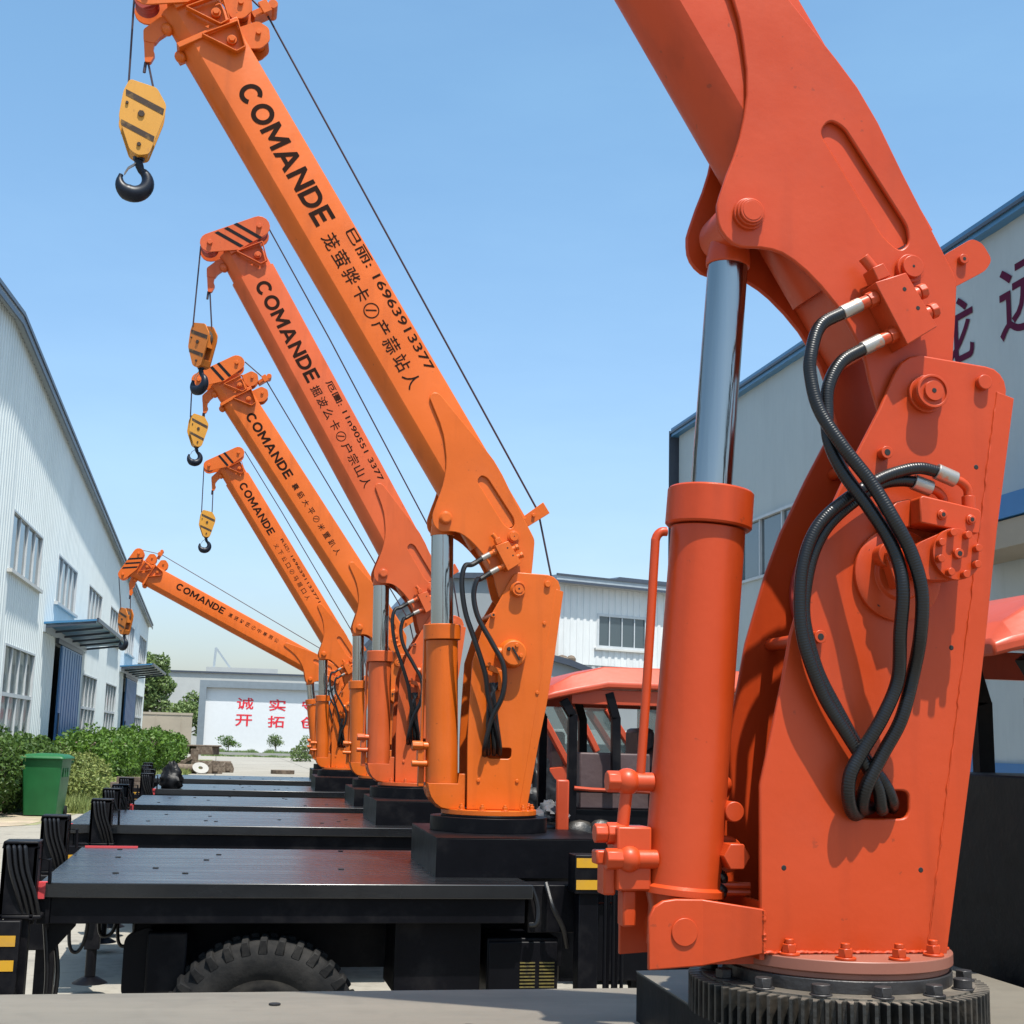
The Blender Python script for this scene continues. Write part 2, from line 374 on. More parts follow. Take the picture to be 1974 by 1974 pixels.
def _arc(cx, cy, rx, ry, a0, a1, n): return [(cx + rx * math.cos(R(a0 + (a1 - a0) * i / n)), cy + ry * math.sin(R(a0 + (a1 - a0) * i / n))) for i in range(n + 1)]
BOLD = {
 'C': (.98, _arc(.5, .5, .5, .53, 42, 318, 22) + _arc(.5, .5, .28, .31, 318, 42, 22), []),
 'O': (1.04, _arc(.52, .5, .52, .53, 0, 348, 29), [_arc(.52, .5, .30, .31, 0, 348, 29)]),
 'M': (1.15, [(0, 0), (0, 1), (.23, 1), (.575, .45), (.92, 1), (1.15, 1), (1.15, 0), (.93, 0), (.93, .62), (.62, .14), (.53, .14), (.22, .62), (.22, 0)], []),
 'A': (1.1, [(0, 0), (.44, 1), (.66, 1), (1.1, 0), (.86, 0), (.77, .21), (.33, .21), (.24, 0)], [[(.41, .40), (.69, .40), (.55, .74)]]),
 'N': (.95, [(0, 0), (0, 1), (.2, 1), (.73, .34), (.73, 1), (.95, 1), (.95, 0), (.76, 0), (.22, .68), (.22, 0)], []),
 'D': (.93, [(0, 0), (0, 1)] + _arc(.42, .5, .51, .5, 90, -90, 16), [[(.22, .2), (.22, .8)] + _arc(.42, .5, .29, .3, 90, -90, 16)]),
 'E': (.76, [(0, 0), (0, 1), (.75, 1), (.75, .81), (.22, .81), (.22, .60), (.68, .60), (.68, .41), (.22, .41), (.22, .19), (.76, .19), (.76, 0)], [])}
def put_bold(mb, word, O, ex, ey, w, h):
    gap = .11; tot = sum(BOLD[c][0] for c in word) + gap * (len(word) - 1); k = w / tot; x = 0; O, ex, ey = Vector(O), Vector(ex), Vector(ey)
    for c in word:
        wd, outer, holes = BOLD[c]; loops = [outer] + holes; flat = [p for l in loops for p in l]
        tr = tessellate_polygon([[Vector((p[0], p[1], 0)) for p in l] for l in loops])
        mb.add([O + ex * (x + p[0]) * k + ey * p[1] * h for p in flat], [tuple(t) for t in tr]); x += wd + gap

def put_text(mb, s, O, ex, ey, w, h, bold=0.):
    """text whose bounding box fills w x h from corner O along ex, ey"""
    vs, fs = text2d(s, bold); O, ex, ey = Vector(O), Vector(ex), Vector(ey)
    mb.add([O + ex * x * w + ey * y * h for x, y in vs], fs)

# ------------------------------------------------------------------ crane trucks
PX, PZ = .108, 1.15                                       # boom pivot in crane units
FOOT = [(1.118, .135), (1.105, .119), (1.05, .110), (.965, .098), (.90, .082), (.852, .063), (.79, .035), (.742, .006), (.70, -.028), (.666, -.06), (.635, -.095), (.608, -.13),
        (.574, -.17), (.56, -.185), (.542, -.196), (.525, -.204), (.508, -.207), (.49, -.205), (.472, -.198), (.457, -.184), (.447, -.166), (.437, -.147), (.422, -.126), (.406, -.11),
        (.38, -.095), (.351, -.083), (.305, -.070), (.255, -.061), (.205, -.059), (.16, -.061), (.12, -.069), (.081, -.083), (.02, -.10), (-.05, -.09), (-.09, -.03), (-.085, .04), (-.03, .085), (.033, .114), (.10, .165),
        (.165, .212), (.18, .220), (.197, .2235), (.308, .230), (.436, .238), (.56, .249), (.65, .249), (.72, .240), (.87, .215), (.98, .197), (1.085, .181), (1.108, .170), (1.119, .153)]
MAST_A = [(-.263, .024), (-.262, .341), (-.242, .423), (-.216, .538), (-.198, .632), (-.152, .784), (-.116, .878), (-.056, 1.0), (.005, 1.113), (.040, 1.190), (.055, 1.215), (.075, 1.230), (.098, 1.236),
          (.251, 1.224), (.270, 1.220), (.284, 1.210), (.294, 1.195), (.298, 1.175), (.251, .871), (.213, .617), (.175, .381), (.113, .022)]
MAST_B = [(-.125, .024), (-.132, .36), (-.130, .50), (-.119, .77), (-.073, .929), (.013, 1.088), (.06, 1.18), (.085, 1.225), (.11, 1.24), (.27, 1.235), (.30, 1.225), (.325, 1.205), (.338, 1.17),
          (.30, .81), (.262, .55), (.225, .36), (.172, .024)]
CAM_YAW, CAM_PITCH, CAM_ROLL = 11.7, 9.5, 1.5

def hexbolt(mb, c, r, h, d=(0, -1, 0), seg=6):
    c = Vector(c); mb.cyl(c, c + Vector(d) * h, r, seg=seg)

def stadium(cs, seg=16):
    pts = []
    for (s, t, r) in cs:
        for k in range(seg): a = 2 * math.pi * k / seg; pts.append((s + r * math.cos(a), t + r * math.sin(a)))
    hull = convex_hull_2d([Vector(p) for p in pts]); return [pts[i] for i in hull]

def crane_truck(label, x0, y0, z0, S, A, L, paint, near, xl, ydk, text, head2, xo_=None, yb=0., tl=-.10, stripes=.117, cab=None):
    T = thing('crane_truck', label, 'crane truck', (x0, y0, 0), group='crane trucks parked in a row with raised booms')
    hw = .09
    MC = Matrix.Translation((0, 0, z0)) @ Matrix.Scale(S, 4)                       # crane units -> truck-local
    a = R(A); ca, sa = math.cos(a), math.sin(a)
    MBM = MC @ Matrix(((-ca, 0, sa, PX), (0, 1, 0, 0), (sa, 0, ca, PZ), (0, 0, 0, 1)))    # (s, y, t)
    C = lambda: MB(MC)
    B = lambda: MB(MBM)
    def bl(s, t): return (PX - s * ca + t * sa, PZ + s * sa + t * ca)
    cx = -.052 if near else .012
    # --- slewing gear and flange
    zt = -.037 if near else -.012
    g = C(); nt_ = 84 if near else 48; ro, ri = .294, .270; prof = []
    zg0 = zt - (.072 if near else .072)
    if near:
        for i in range(nt_):
            b0 = 2 * math.pi * i / nt_; w = 2 * math.pi / nt_
            for (k, r_) in ((0, ri), (.18, ri), (.36, ro), (.64, ro), (.82, ri)):
                t = b0 + w * k; prof.append((cx + r_ * math.cos(t), r_ * math.sin(t)))
        g.prism(prof, zg0, zt - .005, 'z')
    g.cyl((cx, 0, zt - .006), (cx, 0, zt), .268 if near else .30, seg=64)
    if not near: g.cyl((cx, 0, zg0), (cx, 0, zt - .006), .30, seg=64)
    go = g.build('slewing_gear', 'gear_dark' if near else 'black', T, bevel=.0012 if near else .002, seg=1)
    if near:
        g = C(); g.prism(prof, zt - .005, zt - .003, 'z'); g.cyl((cx, 0, zt - .003), (cx, 0, zt + .001), .268, seg=72); g.build('gear_top_face', 'gear', go)
        for i in range(14):
            t = 2 * math.pi * (i + .3) / 14; b = C(); c = (cx + .252 * math.cos(t), .252 * math.sin(t), zt)
            b.cyl(c, (c[0], c[1], zt + .004), .021, seg=20); b.cyl((c[0], c[1], zt + .004), (c[0], c[1], zt + .021), .0175, seg=6 if i % 3 else 20)
            b.build('bolt', 'bolt_black', go, bevel=.001, seg=1)
    r1_, r2_ = (.226, .228) if near else (.245, .245); f = C(); f.cyl((cx, 0, zt), (cx, 0, -.012 if near else zt + .010), r1_, seg=72); f.build('bearing_race', 'bolt_black' if near else 'black', T, bevel=.002)
    f = C(); f.cyl((cx, 0, -.012 if near else zt + .010), (cx, 0, .0), r1_ - .006, seg=72); f.cyl((cx, 0, 0), (cx, 0, .023), r2_, seg=72)
    fo = f.build('turntable_flange', 'flange' if near else paint, T, bevel=.002)
    for i in range(12):
        t = 2 * math.pi * (i + .35) / 12; b = C(); rb_ = r2_ - .024; c = (cx + rb_ * math.cos(t), rb_ * math.sin(t), .023)
        b.cyl(c, (c[0], c[1], .028), .020, seg=20); b.cyl((c[0], c[1], .028), (c[0], c[1], .044), .0145, seg=6); b.cyl((c[0], c[1], .044), (c[0], c[1], .053), .009, seg=12)
        b.build('flange_bolt', paint, fo, bevel=.001, seg=1)
    # --- mast
    mp = MAST_A if near else MAST_B
    hx = 0 if near else .045
    hole = rounded([(-.078 + hx, .280), (.052 + hx, .280), (.052 + hx, .335), (.018 + hx, .335), (-.078 + hx, .330)], .022, 5)
    ho = .125; mst = C()
    bh = [[(px_ + .006 * math.cos(k * math.pi / 4), pz_ + .006 * math.sin(k * math.pi / 4)) for k in range(8)] for px_, pz_ in (((-.214, .184), (.074, .182), (.153, .623), (.221, 1.003)) if near else ((-.07, .17), (.13, .17), (.225, .62), (.255, .98)))]
    mst.prism(mp, -ho, -ho + .012, holes=[hole]); mst.prism(mp, ho - .012, ho)
    # back channel closing the mast
    n = len(mp); back = mp[-6:] if near else mp[-6:]
    e0 = mp[-1]; e1 = (.298, 1.168) if near else (.338, 1.16)
    mst.prism([(e0[0] - .035, e0[1]), (e0[0] - .012, e0[1]), (e1[0] - .012, e1[1]), (e1[0] - .035, e1[1])], -ho + .012, ho - .012)
    mo = mst.build('mast', paint, T, bevel=.0035)
    mf = C(); lip = [(e0[0] - .030, e0[1]), (e0[0] + .012, e0[1]), (mp[-2][0] + .013, mp[-2][1]), (mp[-3][0] + .013, mp[-3][1]), (mp[-4][0] + .013, mp[-4][1]), (e1[0] + .016, e1[1] - .01), (e1[0] - .024, e1[1] + .002)]
    mf.prism(lip, -ho - .0012, -ho + .010); mf.build('mast_edge_flange', paint, mo, bevel=.0015)
    if near:   # weld bead along the flange
        w = C(); p = []
        for i in range(120):
            t = i / 119; xx = e0[0] - .030 + (e1[0] - .024 - e0[0] + .030) * t; zz = e0[1] + (e1[1] - e0[1]) * t
            p.append((xx + random.uniform(-.0016, .0016), -ho - .0004, zz))
        w.tube(p, .0024, 6, taper=lambda t: .4 + .9 * random.random()); w.build('weld_seam', paint, mo)
        for pts_ in ([(mp[0][0] + .005 + k * .0037, -ho - .001, .0265) for k in range(98)], [(-.257, -ho - .005, .026 + .0027 * k) for k in range(30)], [(bl(.34 + .0045 * k, -.0625 - .0 * k)[0], 0, 0) for k in range(2)]):
            if pts_[0][1] == 0: continue
            w = C(); w.tube([(x + random.uniform(-.001, .001), y, z + random.uniform(-.0012, .0012)) for x, y, z in pts_], .0038, 6, taper=lambda t: .6 + .6 * random.random()); w.build('weld_bead', paint, mo)
    # studs, pins and bosses on the mast
    def boss(parts, name, x, z, yb_, par, mb=None, mt=None):
        b = (mb or C)()
        y = yb_
        for r_, h_ in parts: b.cyl((x, y, z), (x, y - h_, z), r_, seg=36); y -= h_
        b.build(name, mt or paint, par, bevel=.0015)
    boss([(.040, .010), (.0345, .017), (.036, .005)], 'pivot_pin', PX, PZ, -ho, mo)
    b = C(); b.lathe([(.0355, 0), (.0355, .004), (.030, .004), (.030, 0)], (PX, -ho - .032, PZ), (0, -1, 0), 36, closed=True); b.build('pin_collar', paint, mo, bevel=.0008)
    boss([(.0215, .001), (.021, .006)], 'pin_cap', PX + .001, PZ, -ho - .032, mo); boss([(.005, .0008)], 'grease_hole_disc', PX, PZ, -ho - .039, mo, mt='bolt_dark')
    sx = 0 if near else .045
    boss([(.016, .015)], 'round_stud', .24 + sx * .6, 1.185, -ho, mo)
    for (x, z) in ([(-.142, .632), (.009, 1.016)] if near else [(-.02, 1.01)]):
        b = C(); b.cyl((x, ho - .012, z), (x, -ho - .022, z), .013, seg=20); b.build('cross_tube', paint, mo, bevel=.001)
        boss([(.0065, .0008)], 'tube_bore_disc', x, z, -ho - .022, mo, mt='bolt_dark')
    for (x, z) in ((-.214, .184), (.074, .182), (.153, .623), (.221, 1.003)) if near else ((-.07, .17), (.13, .17), (.225, .62), (.255, .98)):
        boss([(.0056, .004)] if near else [(.009, .006)], 'plate_hole_disc' if near else 'plate_bolt', x, z, -ho + (.0035 if near else 0), mo, mt='bolt_dark' if near else None)  # near: dark disc on the plate paints the shade of a hole
    # winch drum between the plates
    d = C(); wx = .06 + sx * .5
    d.cyl((wx, -.108, .74), (wx, -.094, .74), .16, seg=48); d.cyl((wx, .094, .74), (wx, .108, .74), .16, seg=48); d.cyl((wx, -.094, .74), (wx, .094, .74), .085, seg=40)
    do = d.build('winch_drum', 'dark_red', T, bevel=.002)
    r_ = C(); pth = []
    for i in range(12 * 24): t = i / 24; pth.append((wx + .093 * math.cos(2 * math.pi * t), -.085 + .17 * i / 288, .74 + .093 * math.sin(2 * math.pi * t)))
    r_.tube(pth, .007, 6); r_.build('wound_rope', 'rope', do)
    # winch motor
    if near:
        w = C(); w.lathe([(.095, 0), (.095, .010), (.088, .014), (.055, .016), (.050, .024)], (.034, -ho, .766), (0, -1, 0), 48)
        wo = w.build('winch_motor', paint, T, bevel=.001)
        for k in range(5):
            t = math.pi * (.55 + .25 * k); boss([(.0055, .0025)], 'screw', .034 + .077 * math.cos(t), .765 + .077 * math.sin(t), -ho - .012, wo, mt='bolt_dark' if k % 2 else None)
        w = C(); w.cyl((.0, -ho - .014, .80), (-.002, -ho - .050, .80), .026, seg=24); w.cyl((-.002, -ho - .05, .80), (-.002, -ho - .066, .80), .016, seg=6); w.beam((-.002, -ho - .045, .80), (.018, -ho - .045, .735), .03, .03, (0, 1, 0)); w.build('motor_port', paint, wo, bevel=.002)
        w = C(); hull = stadium([(.070, .790, .040), (.121, .803, .050)], 28); w.prism(hull, -ho - .075, -ho - .015)
        w.prism(stadium([(.121, .803, .052)], 40), -ho - .088, -ho - .075); gb = w.build('motor_gearbox', paint, wo, bevel=.006, seg=3)
        for k in range(8):
            t = 2 * math.pi * k / 8 + .3; b = C(); hexbolt(b, (.121 + .043 * math.cos(t), -ho - .088, .803 + .043 * math.sin(t)), .0078, .014, seg=14); b.build('cover_bolt', paint, gb, bevel=.001)
        boss([(.0105, .010)], 'cover_plug', .121, .803, -ho - .088, gb); boss([(.005, .0008)], 'plug_bore_disc', .122, .803, -ho - .098, gb, mt='bolt_dark')
        w = C(); w.prism([(.050, .864), (.172, .848), (.182, .852), (.186, .893), (.180, .900), (.058, .920), (.050, .915)], -ho - .075, -ho - .012)
        bk = w.build('brake_valve_block', paint, T, bevel=.003)
        for x in (.097, .160): boss([(.0105, .005), (.008, .003)], 'block_plug', x, .892 - .1 * x, -ho - .075, bk); boss([(.0042, .0008)], 'plug_bore_disc', x, .892 - .1 * x, -ho - .083, bk, mt='bolt_dark')
        w = C(); w.prism([(-.006, .885), (.02, .912), (.051, .920), (.051, .862), (.01, .850), (-.012, .862)], -ho - .035, -ho); w.build('motor_bracket', paint, bk, bevel=.003)
    else:
        w = C(); mx_, mz_ = .085, .815
        w.lathe([(.075, 0), (.075, .01), (.066, .05), (.066, .062), (.060, .068)], (mx_, -ho, mz_), (0, -1, 0), 40)
        w.cyl((mx_ - .085, -ho - .03, mz_ - .0), (mx_ - .03, -ho - .03, mz_), .030, seg=20)
        wo = w.build('winch_motor', paint, T, bevel=.002)
        for k, (x, z) in enumerate(((-.03, .02), (.012, .04), (.035, -.012))): boss([(.010, .010)], 'port_plug', mx_ + x, mz_ + z, -ho - .068, wo, mt=None if k else 'bolt_dark')
        b = C(); b.beam((mx_ - .012, -ho - .071, mz_ + .03), (mx_ + .028, -ho - .071, mz_ - .035), .008, .008, (0, 1, 0)); b.build('slot_bar', 'bolt_dark', wo)
        b = C(); b.beam((mx_ - .125, -ho - .03, mz_ - .075), (mx_ - .06, -ho - .03, mz_ - .10), .028, .028, (0, 1, 0)); b.cyl((mx_ - .125, -ho - .03, mz_ - .07), (mx_ - .135, -ho - .03, mz_ - .06), .02, seg=12); b.box(mx_ - .075, mx_ - .05, -ho - .045, -ho, mz_ - .19, mz_ - .09); b.build('drain_elbow', paint, wo, bevel=.002)
    # --- boom foot plates
    slot = rounded([(.600, .112), (.614, .150), (.585, .170), (.330, .182), (.296, .165), (.292, .135), (.335, .118)], .02, 5)
    bf = B(); bf.prism(FOOT, -hw - .013, -hw - .001, holes=[slot]); bf.prism(FOOT, hw + .001, hw + .013)
    bf.prism([(.13, -.045), (.56, -.045), (.62, -.02), (.62, -.012), (.13, -.035)], -hw, hw)
    fo = bf.build('boom_foot', paint, T, bevel=.0035)
    def bboss(parts, name, s_, t_, y, par, mt=None, seg=40):
        b = B()
        for r_, h_ in parts: b.cyl((s_, y, t_), (s_, y - h_, t_), r_, seg=seg); y -= h_
        b.build(name, mt or paint, par, bevel=.0014)
    bboss([(.034, .010), (.030, .010), (.026, .006)], 'cylinder_pin', .511, -.135, -hw - .013, fo)
    bboss([(.021, .0012)], 'pin_face', .511, -.135, -hw - .039, fo)
    bboss([(.031, .014), (.024, .012)], 'side_pin', .248, .129, -hw - .013, fo); bboss([(.003, .0006)], 'pin_dimple_disc', .248, .129, -hw - .039, fo, 'bolt_dark', 12)
    lug = B()
    if near: lug.prism(rounded([(.240, .235), (.242, .318), (.222, .335), (.180, .335), (.166, .308), (.168, .212)], .012), -.085, -.070)
    else: lug.prism([(.315, .235), (.330, .385), (.262, .385), (.258, .235)], -.04, .04); 
    lo = lug.build('rope_guide_lug', paint, fo, bevel=.002)
    if near: bboss([(.011, .012)], 'lug_stud', .211, .268, -.085, lo); bboss([(.004, .0006)], 'stud_bore_disc', .211, .268, -.097, lo, 'bolt_dark', 12)
    else: bboss([(.009, .012)], 'lug_stud', .295, .30, -.04, lo)
    # --- boom tube
    c0 = -.012; top = .248; bt = B()
    def sec(s_, k=0.):
        w = hw - k
        pr = [(-w, c0 + k), (-w, top - .014 - k), (-w + .004, top - .005 - k), (-w + .014, top - k), (w - .014, top - k), (w - .004, top - .005 - k), (w, top - .014 - k), (w, c0 + k), (w - .014, c0 - .030 + k), (w - .034, c0 - .054 + k), (w - .058, c0 - .068 + k), (w - .078, c0 - .072 + k), (-w + .078, c0 - .072 + k), (-w + .058, c0 - .068 + k), (-w + .034, c0 - .054 + k), (-w + .014, c0 - .030 + k)]
        return [(s_, y, t) for y, t in pr]
    bt.loft([sec(.30), sec(L - .33)]); bo = bt.build('boom', paint, T, angle=24)
    bt = B(); bt.loft([sec(L - .33, .012), sec(L - .10, .012)]); bi = bt.build('inner_boom', paint, T, angle=24)
    # lettering
    s1, s2, tb, th = text['c']
    lt = B(); ys = -hw - .0015
    put_bold(lt, 'COMANDE', (s1, ys, tb), (-1, 0, 0), (0, 0, 1), s1 - s2, th); lt.build('name_lettering', 'letter', bo, smooth=False, recalc=False)
    if 'n' in text:
        s1, s2, tb, th = text['nb']; ws = text['n']
        lt = B(); put_text(lt, ws, (s1, ys, tb), (-1, 0, 0), (0, 0, 1), s1 - s2, th, .006); lt.build('number_lettering', 'letter', bo, smooth=False, recalc=False)
    s1, s2, tb, th = text['gb']; gl = text['g']; st_ = (s1 - s2) / len(gl)
    lt = B()
    for i, ch in enumerate(gl):
        so = s1 - i * st_
        if ch == '@':
            rr = th * .5; q = [(rr * math.cos(k * math.pi / 16), rr * math.sin(k * math.pi / 16)) for k in range(32)]
            o_ = [(so - rr + x, tb + rr + y) for x, y in q]; i_ = [(so - rr + x * .86, tb + rr + y * .86) for x, y in q]
            lt.add([(x, ys, y) for x, y in o_ + i_], [(k, (k + 1) % 32, 32 + (k + 1) % 32, 32 + k) for k in range(32)])
            lt.add([(so - rr + .012, ys, tb + rr * .4), (so - rr + .020, ys, tb + rr * .4), (so - rr - .008, ys, tb + rr * 1.6), (so - rr - .016, ys, tb + rr * 1.6)], [(0, 1, 2, 3)])
        else: put_text(lt, ch, (so, ys, tb), (-1, 0, 0), (0, 0, 1), min(st_ * .82, th), th, .004)
    lt.build('script_lettering', 'letter', bo, smooth=False, recalc=False)
    if near: bboss([(.0, .0)], 'x', 0, 0, 0, None) if False else None
    # --- head
    tr_ = .285 if tl == -.10 else .27; hp = stadium([(L, tl, .072), (L - .04, tr_, .080), (L - .135, .07, .006)])
    h = B(); h.prism(hp, -hw - .024, -hw - .012); h.prism(hp, hw + .012, hw + .024); h.box(L - .14, L - .03, -hw - .012, hw + .012, .0, .22)
    hd = h.build('boom_head', paint, T, bevel=.002)
    for (s_, t_, r_) in ((L, tl, .064), (L - .04, tr_, .070)):
        q = B(); q.lathe([(.02, -.05), (r_, -.05), (r_, -.042), (r_ - .012, -.022), (r_, -.002), (r_, .002), (r_ - .012, .022), (r_, .042), (r_, .05), (.02, .05)], (s_, 0, t_), (0, 1, 0), 36); q.build('sheave', 'dark_red', hd)
        bboss([(.020, .008), (.0175, .012)], 'sheave_pin', s_, t_, -hw - .024, hd)
    for k in range(3 if stripes > .05 else (3 if A > 57.9 else 2)):
        t0 = -.035 + .078 * k + (.05 if stripes < .05 else 0); q = B(); y_ = -hw - .0255
        q.add([(L + .052, y_, t0), (L + .052, y_, t0 + .029), (L - .128, y_, t0 + .030 + stripes), (L - .128, y_, t0 + stripes)], [(0, 1, 2, 3)])
        q.build('warning_stripe', 'stripe', hd, smooth=False)
    def gusset(ds, big=1.):
        q = B(); y_ = -hw - .002
        P4 = [(L + ds, .045), (L + ds - .012, .250), (L + ds - .155 * big, .215), (L + ds - .160 * big, .160)]
        for i in range(4):
            a_, b_ = P4[i], P4[(i + 1) % 4]; q.beam((a_[0], y_ - .018, a_[1]), (b_[0], y_ - .018, b_[1]), .038, .006, (a_[1] - b_[1], 0, b_[0] - a_[0]))
        q.build('rib_frame', paint, hd, bevel=.001)
        q = B(); c_ = (L + ds - .085, y_, .175); q.cyl(c_, (c_[0], y_ - .016, c_[2]), .026, seg=20); q.cyl((c_[0], y_ - .016, c_[2]), (c_[0], y_ - .034, c_[2]), .018, seg=6); q.build('rib_bolt', paint, hd, bevel=.001)
    gusset(-.145 if not head2 else -.165)
    if head2:
        gusset(-.335)
        q = B(); q.box(L - .345, L - .315, -hw - .016, hw + .016, c0 - .085, top + .014); q.build('boom_collar', paint, hd, bevel=.003)
        for ds in (-.17, -.36):
            q = B(); pl = rounded([(L + ds, .24), (L + ds - .01, .36), (L + ds - .07, .395), (L + ds - .135, .365), (L + ds - .155, .30), (L + ds - .13, .24)], .02)
            q.prism(pl, -.075, -.063); q.prism(pl, .063, .075); q.cyl((L + ds - .07, -.09, .33), (L + ds - .07, .09, .33), .014, seg=14); q.cyl((L + ds - .07, -.06, .33), (L + ds - .07, .06, .33), .045, seg=24)
            q.build('guide_roller', paint, hd, bevel=.0015)
        q = B(); q.box(L - .335, L - .295, -.05, .05, .36, .475); q.cyl((L - .315, -.07, .485), (L - .315, .07, .485), .026, seg=16); q.box(L - .35, L - .28, -.085, -.07, .41, .46); q.build('limit_switch', paint, hd, bevel=.002)
        q = B(); q.ball((L - .36, -.03, -.10), .030, 12, (1.2, 1, 1)); q.build('slide_pad', paint, hd)
    q = B(); q.ball((L - .19, -.02, -.085), .030, 12, (1.3, 1, 1)); q.build('slide_pad', paint, hd)
    # rope anchor and ropes
    A1 = bl(L - .14, -.05); A2 = bl(L - .185, -.185)
    q = C(); q.prism(rounded([(A1[0] + .05, A1[1] - .03), (A1[0] - .02, A1[1] + .03), (A2[0] - .035, A2[1] + .035), (A2[0] - .03, A2[1] - .03), (A2[0] + .03, A2[1] - .035), (A2[0] + .05, A2[1])], .012), -.022, .022)
    q.prism(rounded([(A2[0] - .03, A2[1] - .01), (A2[0] + .03, A2[1] - .01), (A2[0] + .022, A2[1] - .07), (A2[0] + .034, A2[1] - .10), (A2[0] + .014, A2[1] - .145), (A2[0] - .016, A2[1] - .145)], .008), -.018, .018)
    q.build('rope_anchor', paint, T, bevel=.002)
    hk = text['hook']; hz = hk[1]; hx_ = hk[0]
    HL = bl(L, tl); xl_ = HL[0] - .066
    rr = .0055 if near is False and y0 < 12 else .0065
    q = C(); q.tube([(xl_, -.02, HL[1]), (hx_ - .075, 0, hz - .02)], rr, 6); q.tube([(A2[0] - .002, 0, A2[1] - .13), (hx_ + .062, 0, hz - .03)], rr, 6); q.tube([(A2[0] - .012, 0, A2[1] - .14), (A2[0] - .016, 0, A2[1] - .20)], rr * 1.5, 6)
    ro = q.build('hook_rope', 'rope', T)
    q = C(); e = bl(.30, .345) if not near else bl(.21, .30); s_ = bl(L - .05, .365)
    mid = bl(L - .32, .445) if head2 else bl(L - 1, .37)
    q.tube([(s_[0], 0, s_[1]), (mid[0], 0, mid[1])], rr, 6); q.tube([(mid[0], 0, mid[1]), (e[0], 0, e[1])], rr, 6)
    e2 = (mp[-6][0] + .01, 1.16); q.tube([(e[0], 0, e[1]), (e2[0], 0, e2[1])], rr, 6); (q.build('hoist_rope', 'rope', T) if not near else None)
    # --- lift cylinder
    top_p = Vector((bl(.511, -.135)[0], 0, bl(.511, -.135)[1]))
    if near: ft = Vector((-.385, 0, .05)); rb, rc, rr_, zc = .077, .090, .043, .94
    else: ft = Vector((-.235, 0, .05)); rb, rc, rr_, zc = .083, .0975, .0585, .96
    ax = (top_p - ft).normalized(); Ltot = (top_p - ft).length
    tz = (zc - ft.z) / ax.z; t0 = .07
    q = C(); q.lathe([(rb - .004, t0), (rb + .008, t0 + .002), (rb + .008, t0 + .014), (rb, t0 + .02), (rb, tz - .085), (rb + .002, tz - .084)], ft, ax, 64)
    cy = q.build('lift_cylinder', paint, T)
    q = C(); q.lathe([(rb + .001, tz - .080), (rc - .004, tz - .080), (rc, tz - .076), (rc, tz - .004), (rc - .004, tz), (rr_ + .006, tz), (rr_ + .004, tz - .01)], ft, ax, 64); q.build('cylinder_cap', paint, cy)
    q = C(); q.lathe([(rr_, tz - .03), (rr_, Ltot - .075)], ft, ax, 64); q.build('piston_rod', 'chrome', T)
    q = C(); q.lathe([(rr_ + .004, Ltot - .08), (rr_ + .005, Ltot - .068), (rr_ + .001, Ltot - .04), (rr_ - .004, Ltot - .01), (.03, Ltot + .03)], ft, ax, 40); q.cyl(top_p + Vector((0, -.055, 0)), top_p + Vector((0, .055, 0)), .052, seg=36); q.cyl(top_p + Vector((0, -.10, 0)), top_p + Vector((0, .10, 0)), .024, seg=24)
    q.build('rod_eye', paint, T, bevel=.002)
    q = C()
    if near:
        q.lathe([(rb - .006, t0 + .004), (rb - .014, .045), (rb - .016, -.03)], ft, ax, 48); q.cyl(ft + Vector((0, -.1, 0)), ft + Vector((0, .1, 0)), .042, seg=36)
        q.build('cylinder_foot', paint, cy, bevel=.002)
        for sg in (-1, 1):
            y1, y2 = sg * .092, sg * .104; z_ = [(-.478, -.008), (-.478, .088), (-.468, .108), (-.450, .119), (-.425, .1225), (-.371, .122), (-.371, -.001)]
            q = C(); q.prism(z_, y1, y2)
            ya, yb_ = sg * .092, sg * .118; yc, yd = sg * .104, sg * .130
            q.add([(-.371, ya, .122), (-.371, yc, .122), (-.371, ya, -.001), (-.371, yc, -.001), (-.257, yb_, .107), (-.257, yd, .107), (-.257, yb_, .025), (-.257, yd, .025)],
                  [(0, 1, 3, 2), (4, 6, 7, 5), (0, 4, 5, 1), (2, 3, 7, 6), (0, 2, 6, 4), (1, 5, 7, 3)])
            q.build('foot_bracket', paint, T, bevel=.003)
        q = C(); q.box(-.371, -.258, -.088, .088, .0, .025); q.box(-.262, -.252, -.118, .118, .012, .12); q.build('bracket_web', paint, T)
        q = C(); q.cyl((-.408, -.104, .062), (-.408, -.108, .062), .026, seg=40); q.build('foot_pin', paint, T, bevel=.001)
        # feed pipe and fittings at the left of the barrel
        q = C(); q.tube(smooth_path([(-.415, 0, .848), (-.428, 0, .846), (-.438, 0, .832), (-.4405, 0, .80), (-.452, 0, .58), (-.466, 0, .352)], 6), .0095, 12); q.build('feed_pipe', paint, T)
        v = C(); v.cyl((-.44, 0, .338), (-.478, 0, .338), .019, seg=24); v.ball((-.494, 0, .338), .027, 20); v.cyl((-.51, 0, .338), (-.536, 0, .338), .0215, seg=8)
        v.cyl((-.494, 0, .325), (-.502, 0, .25), .0125, seg=18); v.cyl((-.535, 0, .237), (-.50, 0, .237), .022, seg=8); v.cyl((-.56, 0, .237), (-.535, 0, .237), .019, seg=8)
        v.build('elbow_pipe', paint, T, bevel=.002)
        v = C(); v.box(-.522, -.452, -.035, .04, .13, .252); v.box(-.505, -.478, -.02, .02, .06, .13); v.box(-.56, -.53, -.02, .02, .178, .205); v.box(-.545, -.52, -.02, .03, .12, .20); vb = v.build('lock_valve', paint, T, bevel=.004)
